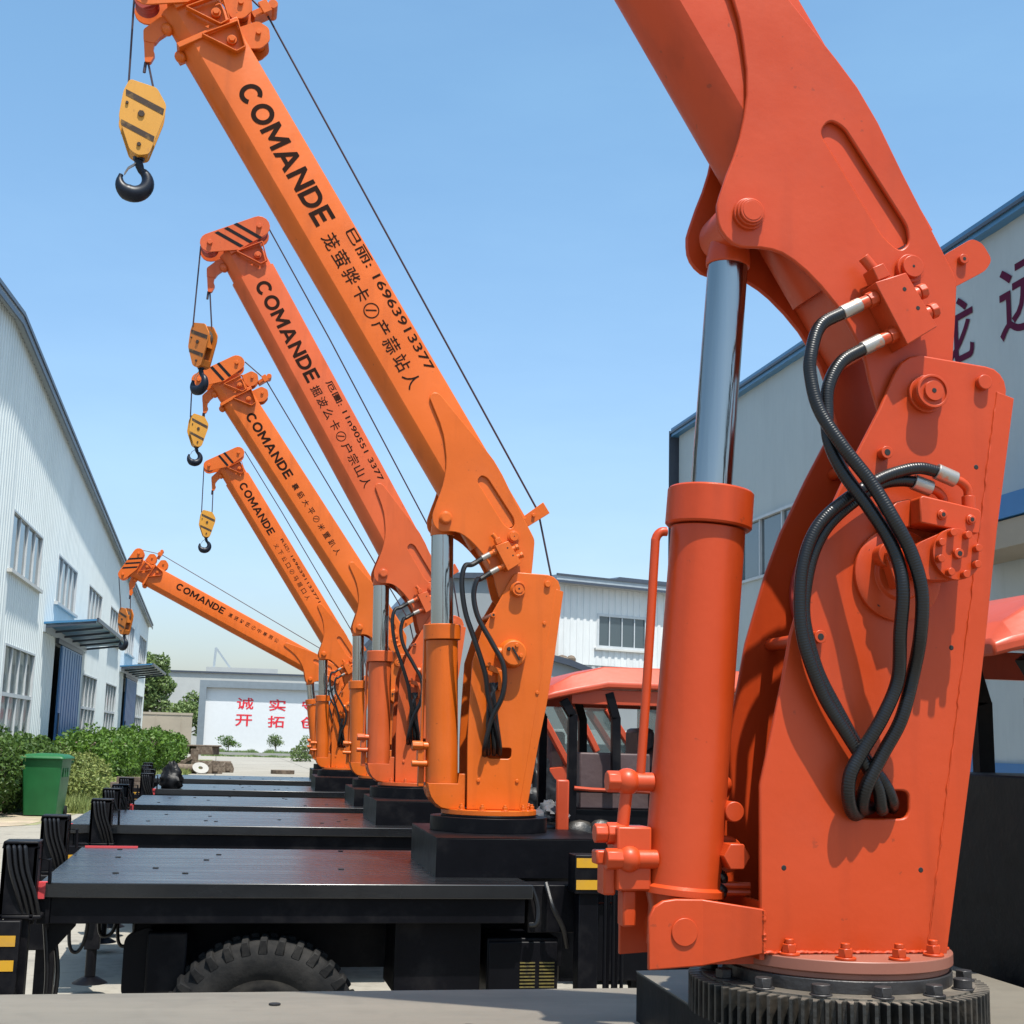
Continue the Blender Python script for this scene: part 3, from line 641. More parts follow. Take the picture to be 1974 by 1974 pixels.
        v = C(); v.cyl((-.44, -.03, .190), (-.482, -.03, .190), .0185, seg=24); v.ball((-.497, -.03, .190), .026, 20); v.cyl((-.512, -.03, .190), (-.545, -.03, .190), .021, seg=8); v.build('valve_elbow', paint, vb, bevel=.002)
    else:
        q.lathe([(rb - .002, t0 + .004), (rb - .006, .03)], ft, ax, 48); q.cyl(ft + Vector((0, -.07, 0)), ft + Vector((0, .07, 0)), .03, seg=24); q.build('cylinder_foot', paint, cy, bevel=.002)
        sc_ = [(-.322, .150), (-.318, .118), (-.306, .085), (-.285, .055), (-.255, .033), (-.215, .024), (-.13, .024), (-.13, .20), (-.165, .20), (-.17, .150)]
        for sg in (-1, 1): q = C(); q.prism(sc_, sg * .088, sg * .100); q.build('foot_bracket', paint, T, bevel=.002)
        q = C(); q.prism([(-.322, .150), (-.318, .118), (-.306, .085), (-.285, .055), (-.255, .033), (-.215, .024), (-.21, .031), (-.25, .042), (-.278, .062), (-.298, .09), (-.310, .12), (-.313, .150)], -.088, .088); q.build('bracket_web', paint, T)
        q = C(); q.box(-.352, -.338, .02, .05, .22, .88); q.tube([(-.345, .035, .88), (-.34, .03, .90), (-.32, .02, .905)], .01, 8); q.build('feed_pipe', paint, T, bevel=.002)
        v = C(); v.cyl((-.30, -.02, .335), (-.345, -.02, .335), .020, seg=18); v.cyl((-.345, -.02, .335), (-.40, -.02, .335), .0245, seg=8); v.cyl((-.32, -.02, .245), (-.40, -.02, .245), .016, seg=16); v.box(-.37, -.34, -.03, .03, .24, .33); v.box(-.36, -.33, 0, .04, .13, .25)
        v.build('lock_valve', paint, T, bevel=.003)
    # --- boom valve block on the foot plate, with hoses
    v = B(); y1, y2 = -hw - .013, -hw - .080
    v.prism([(.255, .004), (.242, .078), (.112, .078), (.109, -.004)], y2, y1); v.prism([(.255, .018), (.285, .022), (.283, .050), (.252, .050)], y2 + .01, y1 - .01)
    vb = v.build('boom_valve_block', paint, T, bevel=.002)
    v = B(); v.cyl((.283, (y1 + y2) / 2, .036), (.315, (y1 + y2) / 2, .030), .012, seg=14); v.build('relief_valve', paint, vb, bevel=.001)
    for s_ in (.195, .148): v = B(); v.cyl((s_, -hw - .05, .078), (s_ - .002, -hw - .05, .098), .014, seg=18); v.cyl((s_ - .002, -hw - .05, .098), (s_ - .004, -hw - .05, .115), .017, seg=8); v.build('port_elbow', paint, vb, bevel=.002)
    for (s_, t_) in ((.213, .055), (.165, .060)): bboss([(.0045, .0006)], 'block_hole_disc', s_, t_, y2, vb, 'bolt_dark', 12)
    st1, st2 = (.228, .0), (.142, .0)
    def Bp(s_, y, t_): x, z = bl(s_, t_); return Vector((x, y, z))
    yh = -hw - .055
    hoses = []
    for (s_, t_) in (st1, st2):
        v = B(); v.cyl((s_, yh, .002), (s_ + .001, yh, -.018), .0165, seg=8); v.cyl((s_ + .001, yh, -.018), (s_ + .003, yh, -.040), .0135, seg=16); v.build('hose_nut', paint, vb, bevel=.001)
        v = B(); v.cyl((s_ + .003, yh, -.038), (s_ + .005, yh, -.085), .0150, seg=20); v.build('hose_ferrule', 'fit', vb, bevel=.0015)
    p1 = Bp(st1[0] + .005, yh, -.08); p2 = Bp(st2[0] + .005, yh, -.08)
    q1 = Bp(st1[0] + .003, yh - .004, -.145); q2 = Bp(st2[0] + .003, yh - .004, -.145)
    if near:
        hoses.append(([p1, q1, (-.163, -.16, 1.203), (-.166, -.165, 1.156), (-.155, -.18, 1.085), (-.117, -.205, 1.007), (-.066, -.225, .931), (-.032, -.245, .86), (.001, -.25, .796), (.022, -.25, .721), (.026, -.235, .640), (.028, -.20, .566), (.005, -.19, .475), (-.028, -.175, .406), (-.059, -.165, .342), (-.056, -.14, .301), (-.02, -.10, .30)], .0135))
        hoses.append(([p2, q2, (-.123, -.155, 1.142), (-.129, -.16, 1.084), (-.13, -.17, 1.025), (-.108, -.185, .96), (-.067, -.21, .887), (-.035, -.225, .828), (-.016, -.235, .77), (-.012, -.24, .713), (-.012, -.225, .637), (-.006, -.20, .551), (-.034, -.19, .478), (-.072, -.175, .409), (-.095, -.17, .364), (-.094, -.16, .318), (-.070, -.135, .288), (-.03, -.10, .30)], .0135))
        hoses.append(([(.108, -.17, .977), (.069, -.17, .982), (.026, -.17, .973), (-.025, -.17, .952), (-.089, -.17, .912), (-.144, -.17, .865), (-.174, -.17, .817), (-.191, -.17, .758), (-.196, -.17, .692), (-.192, -.17, .635), (-.176, -.17, .579), (-.143, -.165, .509), (-.097, -.165, .44), (-.058, -.16, .386), (-.030, -.155, .340), (-.015, -.14, .300), (.01, -.10, .30)], .0125))
        hoses.append(([(.064, -.155, .956), (.029, -.155, .956), (-.014, -.155, .945), (-.074, -.155, .904), (-.125, -.155, .857), (-.155, -.155, .808), (-.172, -.155, .753), (-.181, -.155, .686), (-.173, -.155, .629), (-.150, -.152, .560), (-.112, -.152, .49), (-.062, -.15, .41), (-.014, -.15, .350), (.008, -.14, .315), (.028, -.10, .30)], .0125))
        for (xa, za, xb, zb, yy) in ((.104, .978, .147, .963, -.17), (.060, .956, .100, .944, -.155)):
            v = C(); v.cyl((xa, yy, za), (xb, yy, zb), .0165, seg=20); v.build('hose_ferrule', 'fit', T, bevel=.0015)
            v = C(); v.tube(smooth_path([(xb, yy, zb), (xb + .014, yy, zb - .005), (xb + .028, yy + .003, zb - .018), (xb + .031, yy + .005, zb - .042)], 5), .0095, 12); v.cyl((xb + .031, yy + .005, zb - .032), (xb + .031, yy + .005, zb - .062), .014, seg=16); v.build('pipe_elbow', paint, T, bevel=.001)
    else:
        hoses.append(([p1, q1, (-.183, -.17, 1.25) if A > 45 else (-.22, -.17, 1.16), (-.197, -.18, 1.16) if A > 45 else (-.235, -.18, 1.08), (-.175, -.19, 1.012), (-.126, -.20, .876), (-.067, -.20, .71), (-.045, -.19, .592), (-.009, -.18, .468), (.019, -.16, .376), (.03, -.11, .31)], .0135))
        hoses.append(([p2, q2, (-.119, -.17, 1.18) if A > 45 else (-.16, -.17, 1.10), (-.133, -.18, 1.096), (-.107, -.19, .987), (-.034, -.20, .862), (.028, -.21, .744), (.028, -.21, .606), (-.022, -.19, .48), (-.050, -.17, .343), (-.04, -.11, .29)], .0135))
        for k in range(3): hoses.append(([(.015 - k * .02, -.15, .66), (-.03 + k * .01, -.165, .58), (-.035 + k * .022, -.16, .46), (-.03 + k * .03, -.15, .35), (-.02 + k * .03, -.11, .30)], .012))
    for pth, r_ in hoses:
        q = C(); q.tube(smooth_path(pth, 14 if near else 7), r_, 16 if near else 8); q.build('hydraulic_hose', 'hose', T)
    if near:
        # lever linkage, return hoses and pipes low between mast and cylinder
        q = C(); q.beam((-.285, .03, .33), (-.335, .0, .16), .03, .03); q.ball((-.283, .03, .335), .022, 12); q.build('control_lever', paint, T, bevel=.002)
        q = C(); q.cyl((-.29, -.02, .20), (-.29, -.075, .20), .028, seg=6); q.cyl((-.29, .04, .20), (-.29, -.02, .20), .036, seg=24); q.cyl((-.285, 0, .285), (-.285, -.05, .285), .02, seg=20); q.build('swivel_joint', paint, T, bevel=.002)
        for dz in (0, .030, .045): q = C(); q.tube(smooth_path([(-.37, .05, .215 - dz * 1.5), (-.32, -.02, .215 - dz * 1.6), (-.302, -.03, .20 - dz * 1.6), (-.32, .0, .19 - dz * 1.6), (-.37, .06, .19 - dz * 1.6)], 6), .010, 10); q.build('return_hose', 'hose', T)
        for z_ in (.128, .142): q = C(); q.tube([(-.36, -.02, z_), (-.25, -.04, z_)], .007, 10); q.build('drain_pipe', paint, T)
        q = C(); q.box(-.325, -.25, .085, .10, .05, .36); q.build('side_gusset', paint, T, bevel=.002)
    # ------------------------------------------------------------ truck below
    zp = z0 + (zg0) * S; dz = 1.12; ya, yb2 = ydk
    fp_ = [(-.345, ya + .32), (.52, ya + .32), (.52, .60), (-.31, .52)]; q = MB(); q.prism(fp_, zp - .003, zp, 'z')
    po = q.build('turntable_plate', 'black' if not near else 'deck1', T)
    q = MB(); q.prism(fp_, dz - .004, zp - .003, 'z'); q.build('turntable_pedestal', 'black', T, bevel=.003)
    q = MB(); q.box(xl, .05, ya, yb2, dz - .062, dz); q.box(.05, .75, ya + .45, yb2, dz - .062, dz - .002)
    dk = q.build('cargo_deck', 'deck1' if near else 'deck', T, bevel=.004)
    rnd = random.Random(int(y0 * 10))
    for k in range(9):
        x_ = xl + .2 + rnd.random() * (abs(xl) - .6); y_ = ya + .1 + rnd.random() * (yb2 - ya - .2)
        q = MB(); q.cyl((x_, y_, dz), (x_, y_, dz + .004), .014, seg=10); q.build('deck_bolt', 'bolt_dark', dk)
    q = MB(); q.box(xl + .05, .02, ya + .03, ya + .06, dz - .17, dz - .062); q.box(xl + .05, .02, yb2 - .06, yb2 - .03, dz - .17, dz - .062)
    q.box(xl, xl + .05, ya + .02, yb2 - .02, dz - .17, dz - .062); q.box(-1.7, .3, -.45, -.33, .70, dz - .062); q.box(-1.7, .3, .33, .45, .70, dz - .062); q.box(xl + .1, -1.7, -.45, -.37, .93, dz - .062); q.box(xl + .1, -1.7, .37, .45, .93, dz - .062)
    for k in range(5): x_ = xl + .3 + k * .4; q.box(x_, x_ + .06, ya + .1, yb2 - .1, dz - .15, dz - .063)
    q.box(-1.66, -1.52, -.33, .33, .72, .95)
    q.box(.3, 2.0, -.40, -.30, .62, .98); q.box(.3, 2.0, .30, .40, .62, .98)
    q.build('chassis_frame', 'black', T, bevel=.003)
    # side skirts, boxes and tank
    q = MB(); q.box(-.55, -.16, ya + .12, ya + .5, .64, dz - .065); q.build('tool_box', 'black', T, bevel=.004); q = MB(); q.prism([(xl + .04, dz - .065), (xl + .04, .80), (xl + .15, .93), (xl + .16, dz - .065)], ya + .10, ya + .14)
    q.build('corner_plate', 'black', T, bevel=.004); q = MB(); q.box(-1.62 , -1.45, ya + .14, ya + .4, .60, .90); q.build('brake_tank', 'black', T, bevel=.01); q = MB(); q.prism(rounded([(-1.72, .62), (-1.72, .88), (-1.60, .92), (-1.52, .62)], .04), ya + .2, ya + .22)
    q.build('mud_flap', 'black', T, bevel=.004)
    q = MB(); q.box(-.13, .20, ya + .12, ya + .50, .58, .875); q.box(-.125, .195, ya + .108, ya + .12, .60, .86)
    fb = q.build('battery_box', 'black', T, bevel=.006)
    q = MB()
    for xa in (.02, .11):
        for k in range(11): q.box(xa, xa + .07, ya + .104, ya + .108, .615 + k * .015, .621 + k * .015)
    q.build('vent_grille', 'grille', fb)
    # axle and wheels
    q = MB(); q.cyl((-1.12, -.62, .45), (-1.12, .62, .45), .07, seg=16); q.ball((-1.12, 0, .45), .19, 16); q.build('rear_axle', 'black', T)
    for (wx_, ys_) in ((-1.12, -1), (-1.12, 1), (1.45, -1), (1.45, 1)):
        yo = ys_ * .90 + yb; yi = ys_ * .64 + yb; dd = Vector((0, ys_, 0)); q = MB(); w_ = .26
        q.lathe([(.27, .01), (.30, -.005), (.36, -.01), (.405, .01), (.428, .035), (.432, w_ / 2), (.428, w_ - .035), (.405, w_ - .01), (.36, w_ + .010), (.30, w_ + .005), (.27, w_ - .01)], (wx_, yi, .45), dd, 64, closed=True)
        wo = MB(); wo.lathe([(.27, .02), (.27, w_ - .02), (.255, w_ - .03), (.20, w_ - .09), (.16, w_ - .10), (.15, w_ - .02), (.11, w_ + .01), (.0, w_ + .01)], (wx_, yi, .45), dd, 40)
        wr = wo.build('wheel', 'rim', T)
        q.build('tyre', 'rubber', wr)
        q = MB()
        for k in range(34):
            t = 2 * math.pi * k / 34
            for (sd, tt) in ((0, 0.), (1, math.pi / 34)):
                t2 = t + tt; c_, s_ = math.cos(t2), math.sin(t2); rad = Vector((c_, 0, s_)); tan = Vector((-s_, 0, c_))
                yA = yi + ys_ * (-.004 if sd == 0 else w_ * .56); yB = yi + ys_ * (w_ * .44 if sd == 0 else w_ + .004)
                cc = Vector((wx_, 0, .45)); vs = []
                for yy, r0, r1 in ((yA, .375 if sd == 0 else .425, .449), (yB, .425 if sd == 0 else .375, .449)):
                    edge = (sd == 0 and yy == yA) or (sd == 1 and yy == yB)
                    for rr2, wd in ((r0, .021), (r1 if not edge else r1 - .012, .014)):
                        for sgn in (-1, 1): vs.append(cc + rad * rr2 + tan * (sgn * wd + (.012 if edge else 0)) + Vector((0, yy, 0)))
                q.add(vs, [(0, 1, 3, 2), (4, 6, 7, 5), (0, 4, 5, 1), (2, 3, 7, 6), (0, 2, 6, 4), (1, 5, 7, 3)])
        q.build('tread_block', 'rubber', wr, bevel=.004, seg=1)
        if not near and y0 > 9: pass
    # rear outriggers
    for ys_ in (-1, 1):
        yy = (ya - .10) if ys_ < 0 else (yb2 - .10)
        xo = (xl - .14 if xo_ is None else xo_) - (.07 if ys_ > 0 else 0)
        q = MB(); q.box(xo, xo + .14, yy, yy + .035, 1.0, 1.29); q.box(xo, xo + .02, yy, yy + .14, .98, 1.27); q.box(xo + .12, xo + .14, yy, yy + .14, .98, 1.27); q.box(xo, xo + .14, yy, yy + .14, 1.27, 1.295); q.box(xo + .01, xo + .13, yy + .11, yy + .14, .95, 1.27)
        q.box(xo + .02, xo + .12, yy + .03, yy + .11, .30, 1.2); q.box(xo - .07, xo + .17, yy, yy + .12, .985, 1.0)
        q.cyl((xo + .07, yy + .07, .12), (xo + .07, yy + .07, .35), .035, seg=16); q.cyl((xo + .07, yy + .07, .08), (xo + .07, yy + .07, .12), .12, .05, seg=20)
        oo = q.build('rear_outrigger', 'black', T, bevel=.004)
        q = MB(); q.box(xo - .12, xo + .10, yy - .06, yy - .01, .60, .985); ob = q.build('outrigger_box', 'black', oo, bevel=.004)
        for zz in (.886, .790): q = MB(); q.box(xo - .118, xo + .085, yy - .0625, yy - .0603, zz, zz + .042); q.build('hazard_stripe', 'yellow', ob)
        for k in range(4):
            q = MB(); q.tube(smooth_path([(xo + .02 + .022 * k, yy - .004, 1.275), (xo + .025 + .022 * k, yy - .016, 1.26), (xo + .04 + .022 * k, yy - .018, 1.18), (xo + .075 + .022 * k, yy - .010, 1.08), (xo + .10 + .02 * k, yy + .01, 1.0)], 6), .009, 8); q.build('outrigger_hose', 'hose', oo)
        q = MB(); q.tube([(xo + .125, yy + .05, 1.14), (xo + .125, yy + .05, 1.222), (xo + .185, yy + .05, 1.219), (xo + .188, yy + .05, 1.12)], .008, 8); q.build('guard_loop', 'black', oo)
    q = MB(); q.box(xl - .003, xl + .028, ya - .003, ya + .0, dz - .065, dz); q.box(xl - .003, xl + .04, ya, ya + .03, dz, dz + .003); q.build('corner_marker', 'pink', T)
    if 5 < y0 < 8: q = MB(); q.box(xl + .02, xl + .30, yb2 - .012, yb2 + .0, dz, dz + .010); q.build('edge_strip', 'pink', T)
    # dangling cables under the deck
    for (xs, ys2, zs, ln, kk) in ((xl + .10, ya + .35, .95, .16, 0), (xl + .22, ya + .4, .95, .10, 1), (xl + .30, ya + .45, .93, .13, 2), (xl + .02, ya + .1, .93, .36, 3), (xl + .05, ya + .12, .92, .34, 4)):
        q = MB()
        if kk < 3: q.tube(smooth_path([(xs, ys2, zs + .06), (xs + .01, ys2, zs - ln * .8), (xs + .045, ys2, zs - ln), (xs + .075, ys2, zs - ln * .6), (xs + .085, ys2, zs + .06)], 6), .008, 8)
        else: q.tube(smooth_path([(xs, ys2, zs + .06), (xs + .01 * kk, ys2, zs - ln * .5), (xs + .03, ys2, zs - ln)], 6), .010, 8)
        q.build('dangling_cable', 'hose', T)
    # front outrigger
    for ys_ in ((-1,)):
        yy = ya - .03
        q = MB(); q.box(.235, .375, yy, yy + .13, 1.085, 1.255); q.box(.26, .35, yy + .02, yy + .11, .35, 1.09); q.cyl((.305, yy + .065, .1), (.305, yy + .065, .36), .032, seg=16); q.cyl((.305, yy + .065, .06), (.305, yy + .065, .1), .12, .05, seg=20); q.box(.05, .30, yy + .13, yy + .3, .9, 1.11)
        oo = q.build('front_outrigger', 'black', T, bevel=.004)
        for zz in (1.20, 1.104): q = MB(); q.box(.240, .370, yy - .0025, yy - .0003, zz, zz + .042); q.build('hazard_stripe', 'yellow', oo)
        for k in range(5): q = MB(); q.cyl((.385 + k * .02, yy + .03 + .02 * (k % 2), .60), (.385 + k * .02, yy + .03 + .02 * (k % 2), 1.08), .0085, seg=8); q.build('riser_pipe', 'black', oo)
        q = MB(); q.tube(smooth_path([(.06, yy + .10, 1.10), (.085, yy + .09, 1.02), (.08, yy + .08, .95), (.05, yy + .09, .94)], 6), .012, 8); q.build('outrigger_hose', 'hose', oo)
        q = MB(); q.tube(smooth_path([(.13, yy + .12, 1.12), (.15, yy + .06, 1.02), (.20, yy + .07, .93), (.23, yy + .10, .84)], 6), .012, 8); q.build('outrigger_hose', 'hose', oo)
    if cab == 'canopy':
        o = .10 if near else 0.
        q = MB(); y1, y2 = .20, 1.0
        def cs(x, zr, zt_, k=.07): return [(x + o, y1, zr - .03), (x + o, y1, zr), (x + o, y1 + k, zt_), (x + o, y2 - k, zt_), (x + o, y2, zr), (x + o, y2, zr - .03)]
        q.loft([cs(.345, 2.005, 2.012, .02), cs(.40, 2.02, 2.065, .05), cs(.51, 2.045, 2.125), cs(.70, 2.085, 2.176, .09), cs(1.9, 2.08, 2.18, .09), cs(2.1, 2.03, 2.08)])
        cb = q.build('canopy_roof', 'cab', T, bevel=.008, angle=40)
        q = MB(); q.box(.50 + o, 1.95 + o, y1 + .03, y1 + .06, 1.965, 2.045); q.box(.50 + o, 1.95 + o, y2 - .06, y2 - .03, 1.965, 2.045); q.build('roof_rail', 'cab', cb, bevel=.003)
        for (pts_) in ([(.456, 1.985), (.511, 1.91), (.513, 1.30)], [(.712, 2.03), (.755, 1.90), (.760, 1.50)], [(1.35, 2.05), (1.36, 1.60), (1.36, 1.4)], [(1.85, 2.05), (1.86, 1.60), (1.86, 1.4)]):
            for yy in (y1 + .045, y2 - .045):
                q = MB()
                for i in range(2): q.beam((pts_[i][0] + o, yy, pts_[i][1]), (pts_[i + 1][0] + o, yy, pts_[i + 1][1] - .01), .048, .042, (0, 1, 0))
                q.build('canopy_post', 'black', cb, bevel=.003)
        q = MB(); q.box(.50 + o, 1.9 + o, y1 + .06, y2 - .06, 1.12, 1.70 if near else 1.40)
        q.box(.495 + o, 1.905 + o, y1 + .05, y1 + .06, 1.49, 1.515)
        q.build('cab_body', 'tarp' if near else 'black', T, bevel=.012)
        if near:
            q = MB(); pts_ = [(.5 + o + .35 * k, y1 + .045, 1.50 - .01 * k * k) for k in range(5)]; q.tube(pts_, .016, 10); q.build('trim_strip', 'bolt_black', T)
            q = MB(); pts_ = [(.5 + o + .35 * k, y1 + .045, 1.40 - .012 * k * k) for k in range(5)]; q.tube(pts_, .014, 10); q.build('trim_strip', 'bolt_black', T)
            q = MB(); q.box(.62 + o, .74 + o, y1 + .03, y1 + .06, 1.20, 1.34); q.cyl((.68 + o, y1 + .03, 1.27), (.68 + o, y1 + .015, 1.27), .03, seg=16); q.build('hatch_latch', 'bolt_black', T, bevel=.006)
            for k in range(3): q = MB(); q.prism([(.56 + o + .4 * k, 1.13), (.58 + o + .4 * k, 1.36), (.60 + o + .4 * k, 1.36), (.66 + o + .4 * k, 1.13)], y1 + .0, y1 + .055); q.build('support_rib', 'bolt_black', T, bevel=.003)
            q = MB(); q.box(.45 + o, 1.9 + o, y1 + .01, y1 + .055, 1.845, 1.885); q.build('hand_rail', 'black', T, bevel=.003)
            q = MB(); q.ball((.72 + o, y1 + .25, 1.705), .10, 12, (1.3, 1, .25)); q.build('strap_bundle', 'hivis', T)
        else:
            q = MB(); q.box(.575, .98, y1 + .12, y1 + .25, 1.40, 1.705); q.build('control_cabinet', 'seat', T, bevel=.01)
            q = MB(); q.box(.62, .95, y1 + .4, y1 + .7, 1.38, 1.52); q.box(1.0, 1.10, y1 + .4, y1 + .7, 1.38, 1.85); q.build('driver_seat', 'seat', T, bevel=.03)
            q = MB(); q.box(1.10, 1.16, y1 + .03, y2 - .03, 1.40, 2.05); q.build('rear_panel', 'cabglass', T)
            q = MB(); q.prism(rounded([(.98, 1.42), (.98, 1.62), (1.05, 1.74), (1.30, 1.76), (1.34, 1.42)], .04), y1 + .08, y1 + .40); q.build('side_cover', 'tarp', T, bevel=.01)
            q = MB(); q.tube([(.52, y1 + .02, 1.515), (.62, y1 + .02, 1.508), (.98, y1 + .02, 1.50)], .011, 8); q.build('hand_rail', 'cab', T)
            q = MB(); q.box(.405, .475, y1 - .06, y1 - .03, 1.12, 1.56); q.box(.44, .475, y1 - .03, y1 + .05, 1.12, 1.5); q.build('support_post', 'cab', T, bevel=.01)
            q = MB(); q.ball((.55, y1 + .0, 1.27), .10, 12, (1, .6, .8)); q.ball((.66, y1 - .02, 1.30), .07, 12, (1, .6, .8)); q.build('pump_unit', 'gear_dark', T)
    elif cab == 'cab':
        y1, y2 = .35, 1.0
        q = MB(); rf = [(.85, 2.08), (.86, 2.145), (.90, 2.175), (1.1, 2.185), (1.55, 2.16), (1.68, 2.13), (1.74, 2.09), (1.775, 2.04), (1.70, 2.05), (1.60, 2.075), (1.15, 2.09)]
        q.prism(rf, y1, y2); cb = q.build('cab_roof', 'cab', T, bevel=.02, seg=3)
        for yy in (y1 + .02, y2 - .02):
            for (a_, b_) in (((1.09, 2.09), (1.40, 1.56)), ((1.43, 2.08), (1.64, 1.69)), ((1.72, 2.05), (2.02, 1.62))):
                q = MB(); q.beam((a_[0], yy, a_[1]), (b_[0], yy, b_[1]), .05, .085, (0, 1, 0)); q.build('cab_pillar', 'cab', cb, bevel=.008)
        q = MB(); q.prism([(.85, 1.12), (.85, 1.50), (1.38, 1.56), (2.05, 1.62), (2.3, 1.45), (2.32, 1.12)], y1, y2); q.build('cab_body', 'cab', T, bevel=.02)
        q = MB(); q.box(.85, .90, y1 + .02, y2 - .02, 1.12, 2.08) if False else q.prism([(1.40, 1.60), (1.13, 2.07), (1.70, 2.05), (1.98, 1.62)], y1 + .015, y1 + .019); q.build('side_window', 'cabglass', cb)
        q = MB(); q.add([(1.74, y1 + .04, 2.05), (1.74, y2 - .04, 2.05), (2.04, y2 - .04, 1.62), (2.04, y1 + .04, 1.62)], [(0, 1, 2, 3)]); q.build('windscreen', 'cabglass', cb)
        q = MB(); q.box(1.25, 1.40, y1 + .15, y2 - .15, 1.5, 1.85); q.build('driver_seat', 'seat', T, bevel=.03)
    return T

GL = '茏萤骅卡@产蒜站人'
def loc_of(x0, y0, z0, S, p): return (x0 + p[0] * S, y0, z0 + p[1] * S)
SPEC = [
 dict(label='nearest crane truck, red-orange mast on a big toothed slewing ring, boom top out of frame', x0=1.30, y0=2.69, z0=1.34, S=1., A=58.3, L=3.5, paint='or1', near=True, xl=-2.6, ydk=(-.95, .94),
      text=dict(c=(3.04, 2.19, .060, .118), n='巳丽: 16963913377', nb=(2.10, 1.235, .178, .060), g=GL, gb=(2.13, 1.17, .045, .085), hook=(-1.98, 3.72)), head2=True, cab='canopy'),
 dict(label='crane truck with the largest full orange boom in view, second from the camera', x0=1.377, y0=7.1, z0=1.385, S=1., A=57.4, L=3.715, paint='or2', near=False, xl=-2.07, ydk=(-.90, .96),
      text=dict(c=(3.045, 2.19, .058, .118), n='巳丽: 16963913377', nb=(2.10, 1.235, .178, .058), g=GL, gb=(2.13, 1.17, .045, .085), hook=(-1.965, 3.735)), head2=True, cab='canopy'),
 dict(label='crane truck with salmon-coloured boom and three-striped head, third from the camera', x0=1.526, y0=11.1, z0=1.39, S=1.1, A=59.2, L=3.28, paint='or3', near=False, xo_=-2.34, xl=-2.50, ydk=(-1.05, .83),
      text=dict(c=(2.86, 2.02, .045, .108), n='厄圕: 11n90551 3377', nb=(1.97, 1.13, .165, .050), g='掘波么卡@户宗山人', gb=(1.98, 1.11, .040, .075), hook=(-1.667, 3.315)), head2=False, cab='cab'),
 dict(label='crane truck with amber-orange boom and boxy bracketed head, fourth from the camera', x0=1.634, y0=14.0, z0=1.36, S=1., tl=-.15, A=54.8, L=3.50, paint='or4', near=False, xo_=-2.51, xl=-2.35, ydk=(-1.15, .78),
      text=dict(c=(2.95, 2.18, .050, .095), g='囊貊大平@米置趴人', gb=(2.10, 1.22, .062, .065), hook=(-2.07, 3.575)), head2=True, stripes=.03, cab=None),
 dict(label='crane truck with a slimmer orange boom and small round-ended head, fifth from the camera', x0=1.517, y0=17.5, z0=1.36, S=.945, tl=-.15, A=56.4, L=3.45, paint='or2', near=False, xl=-2.2, ydk=(-1.05, .80),
      text=dict(c=(3.03, 2.24, .050, .100), n='R记: 1696391133771', nb=(2.12, 1.13, .150, .045), g='义下公口@马层口人', gb=(2.10, 1.20, .035, .062), hook=(-2.0, 3.335)), head2=False, stripes=.03, cab=None),
 dict(label='farthest crane truck, its orange boom lowered to a shallow slope over the yard', x0=1.745, y0=21.4, z0=1.36, S=1., A=26.5, L=3.73, paint='or2', near=False, xl=-2.62, ydk=(-1.05, .85),
      text=dict(c=(2.96, 2.15, .090, .100), g='瀛贤砼匠@中寒照公', gb=(2.07, 1.18, .105, .062), hook=(-3.20, 2.225)), head2=True, cab=None),
]
for i in (3, 4):      # the block hangs straight under its sheave
    sp = SPEC[i]; a_ = R(sp['A']); sp['text']['hook'] = (PX - sp['L'] * math.cos(a_) + sp['tl'] * math.sin(a_) + .015, sp['text']['hook'][1])
for sp in SPEC: crane_truck(**sp)

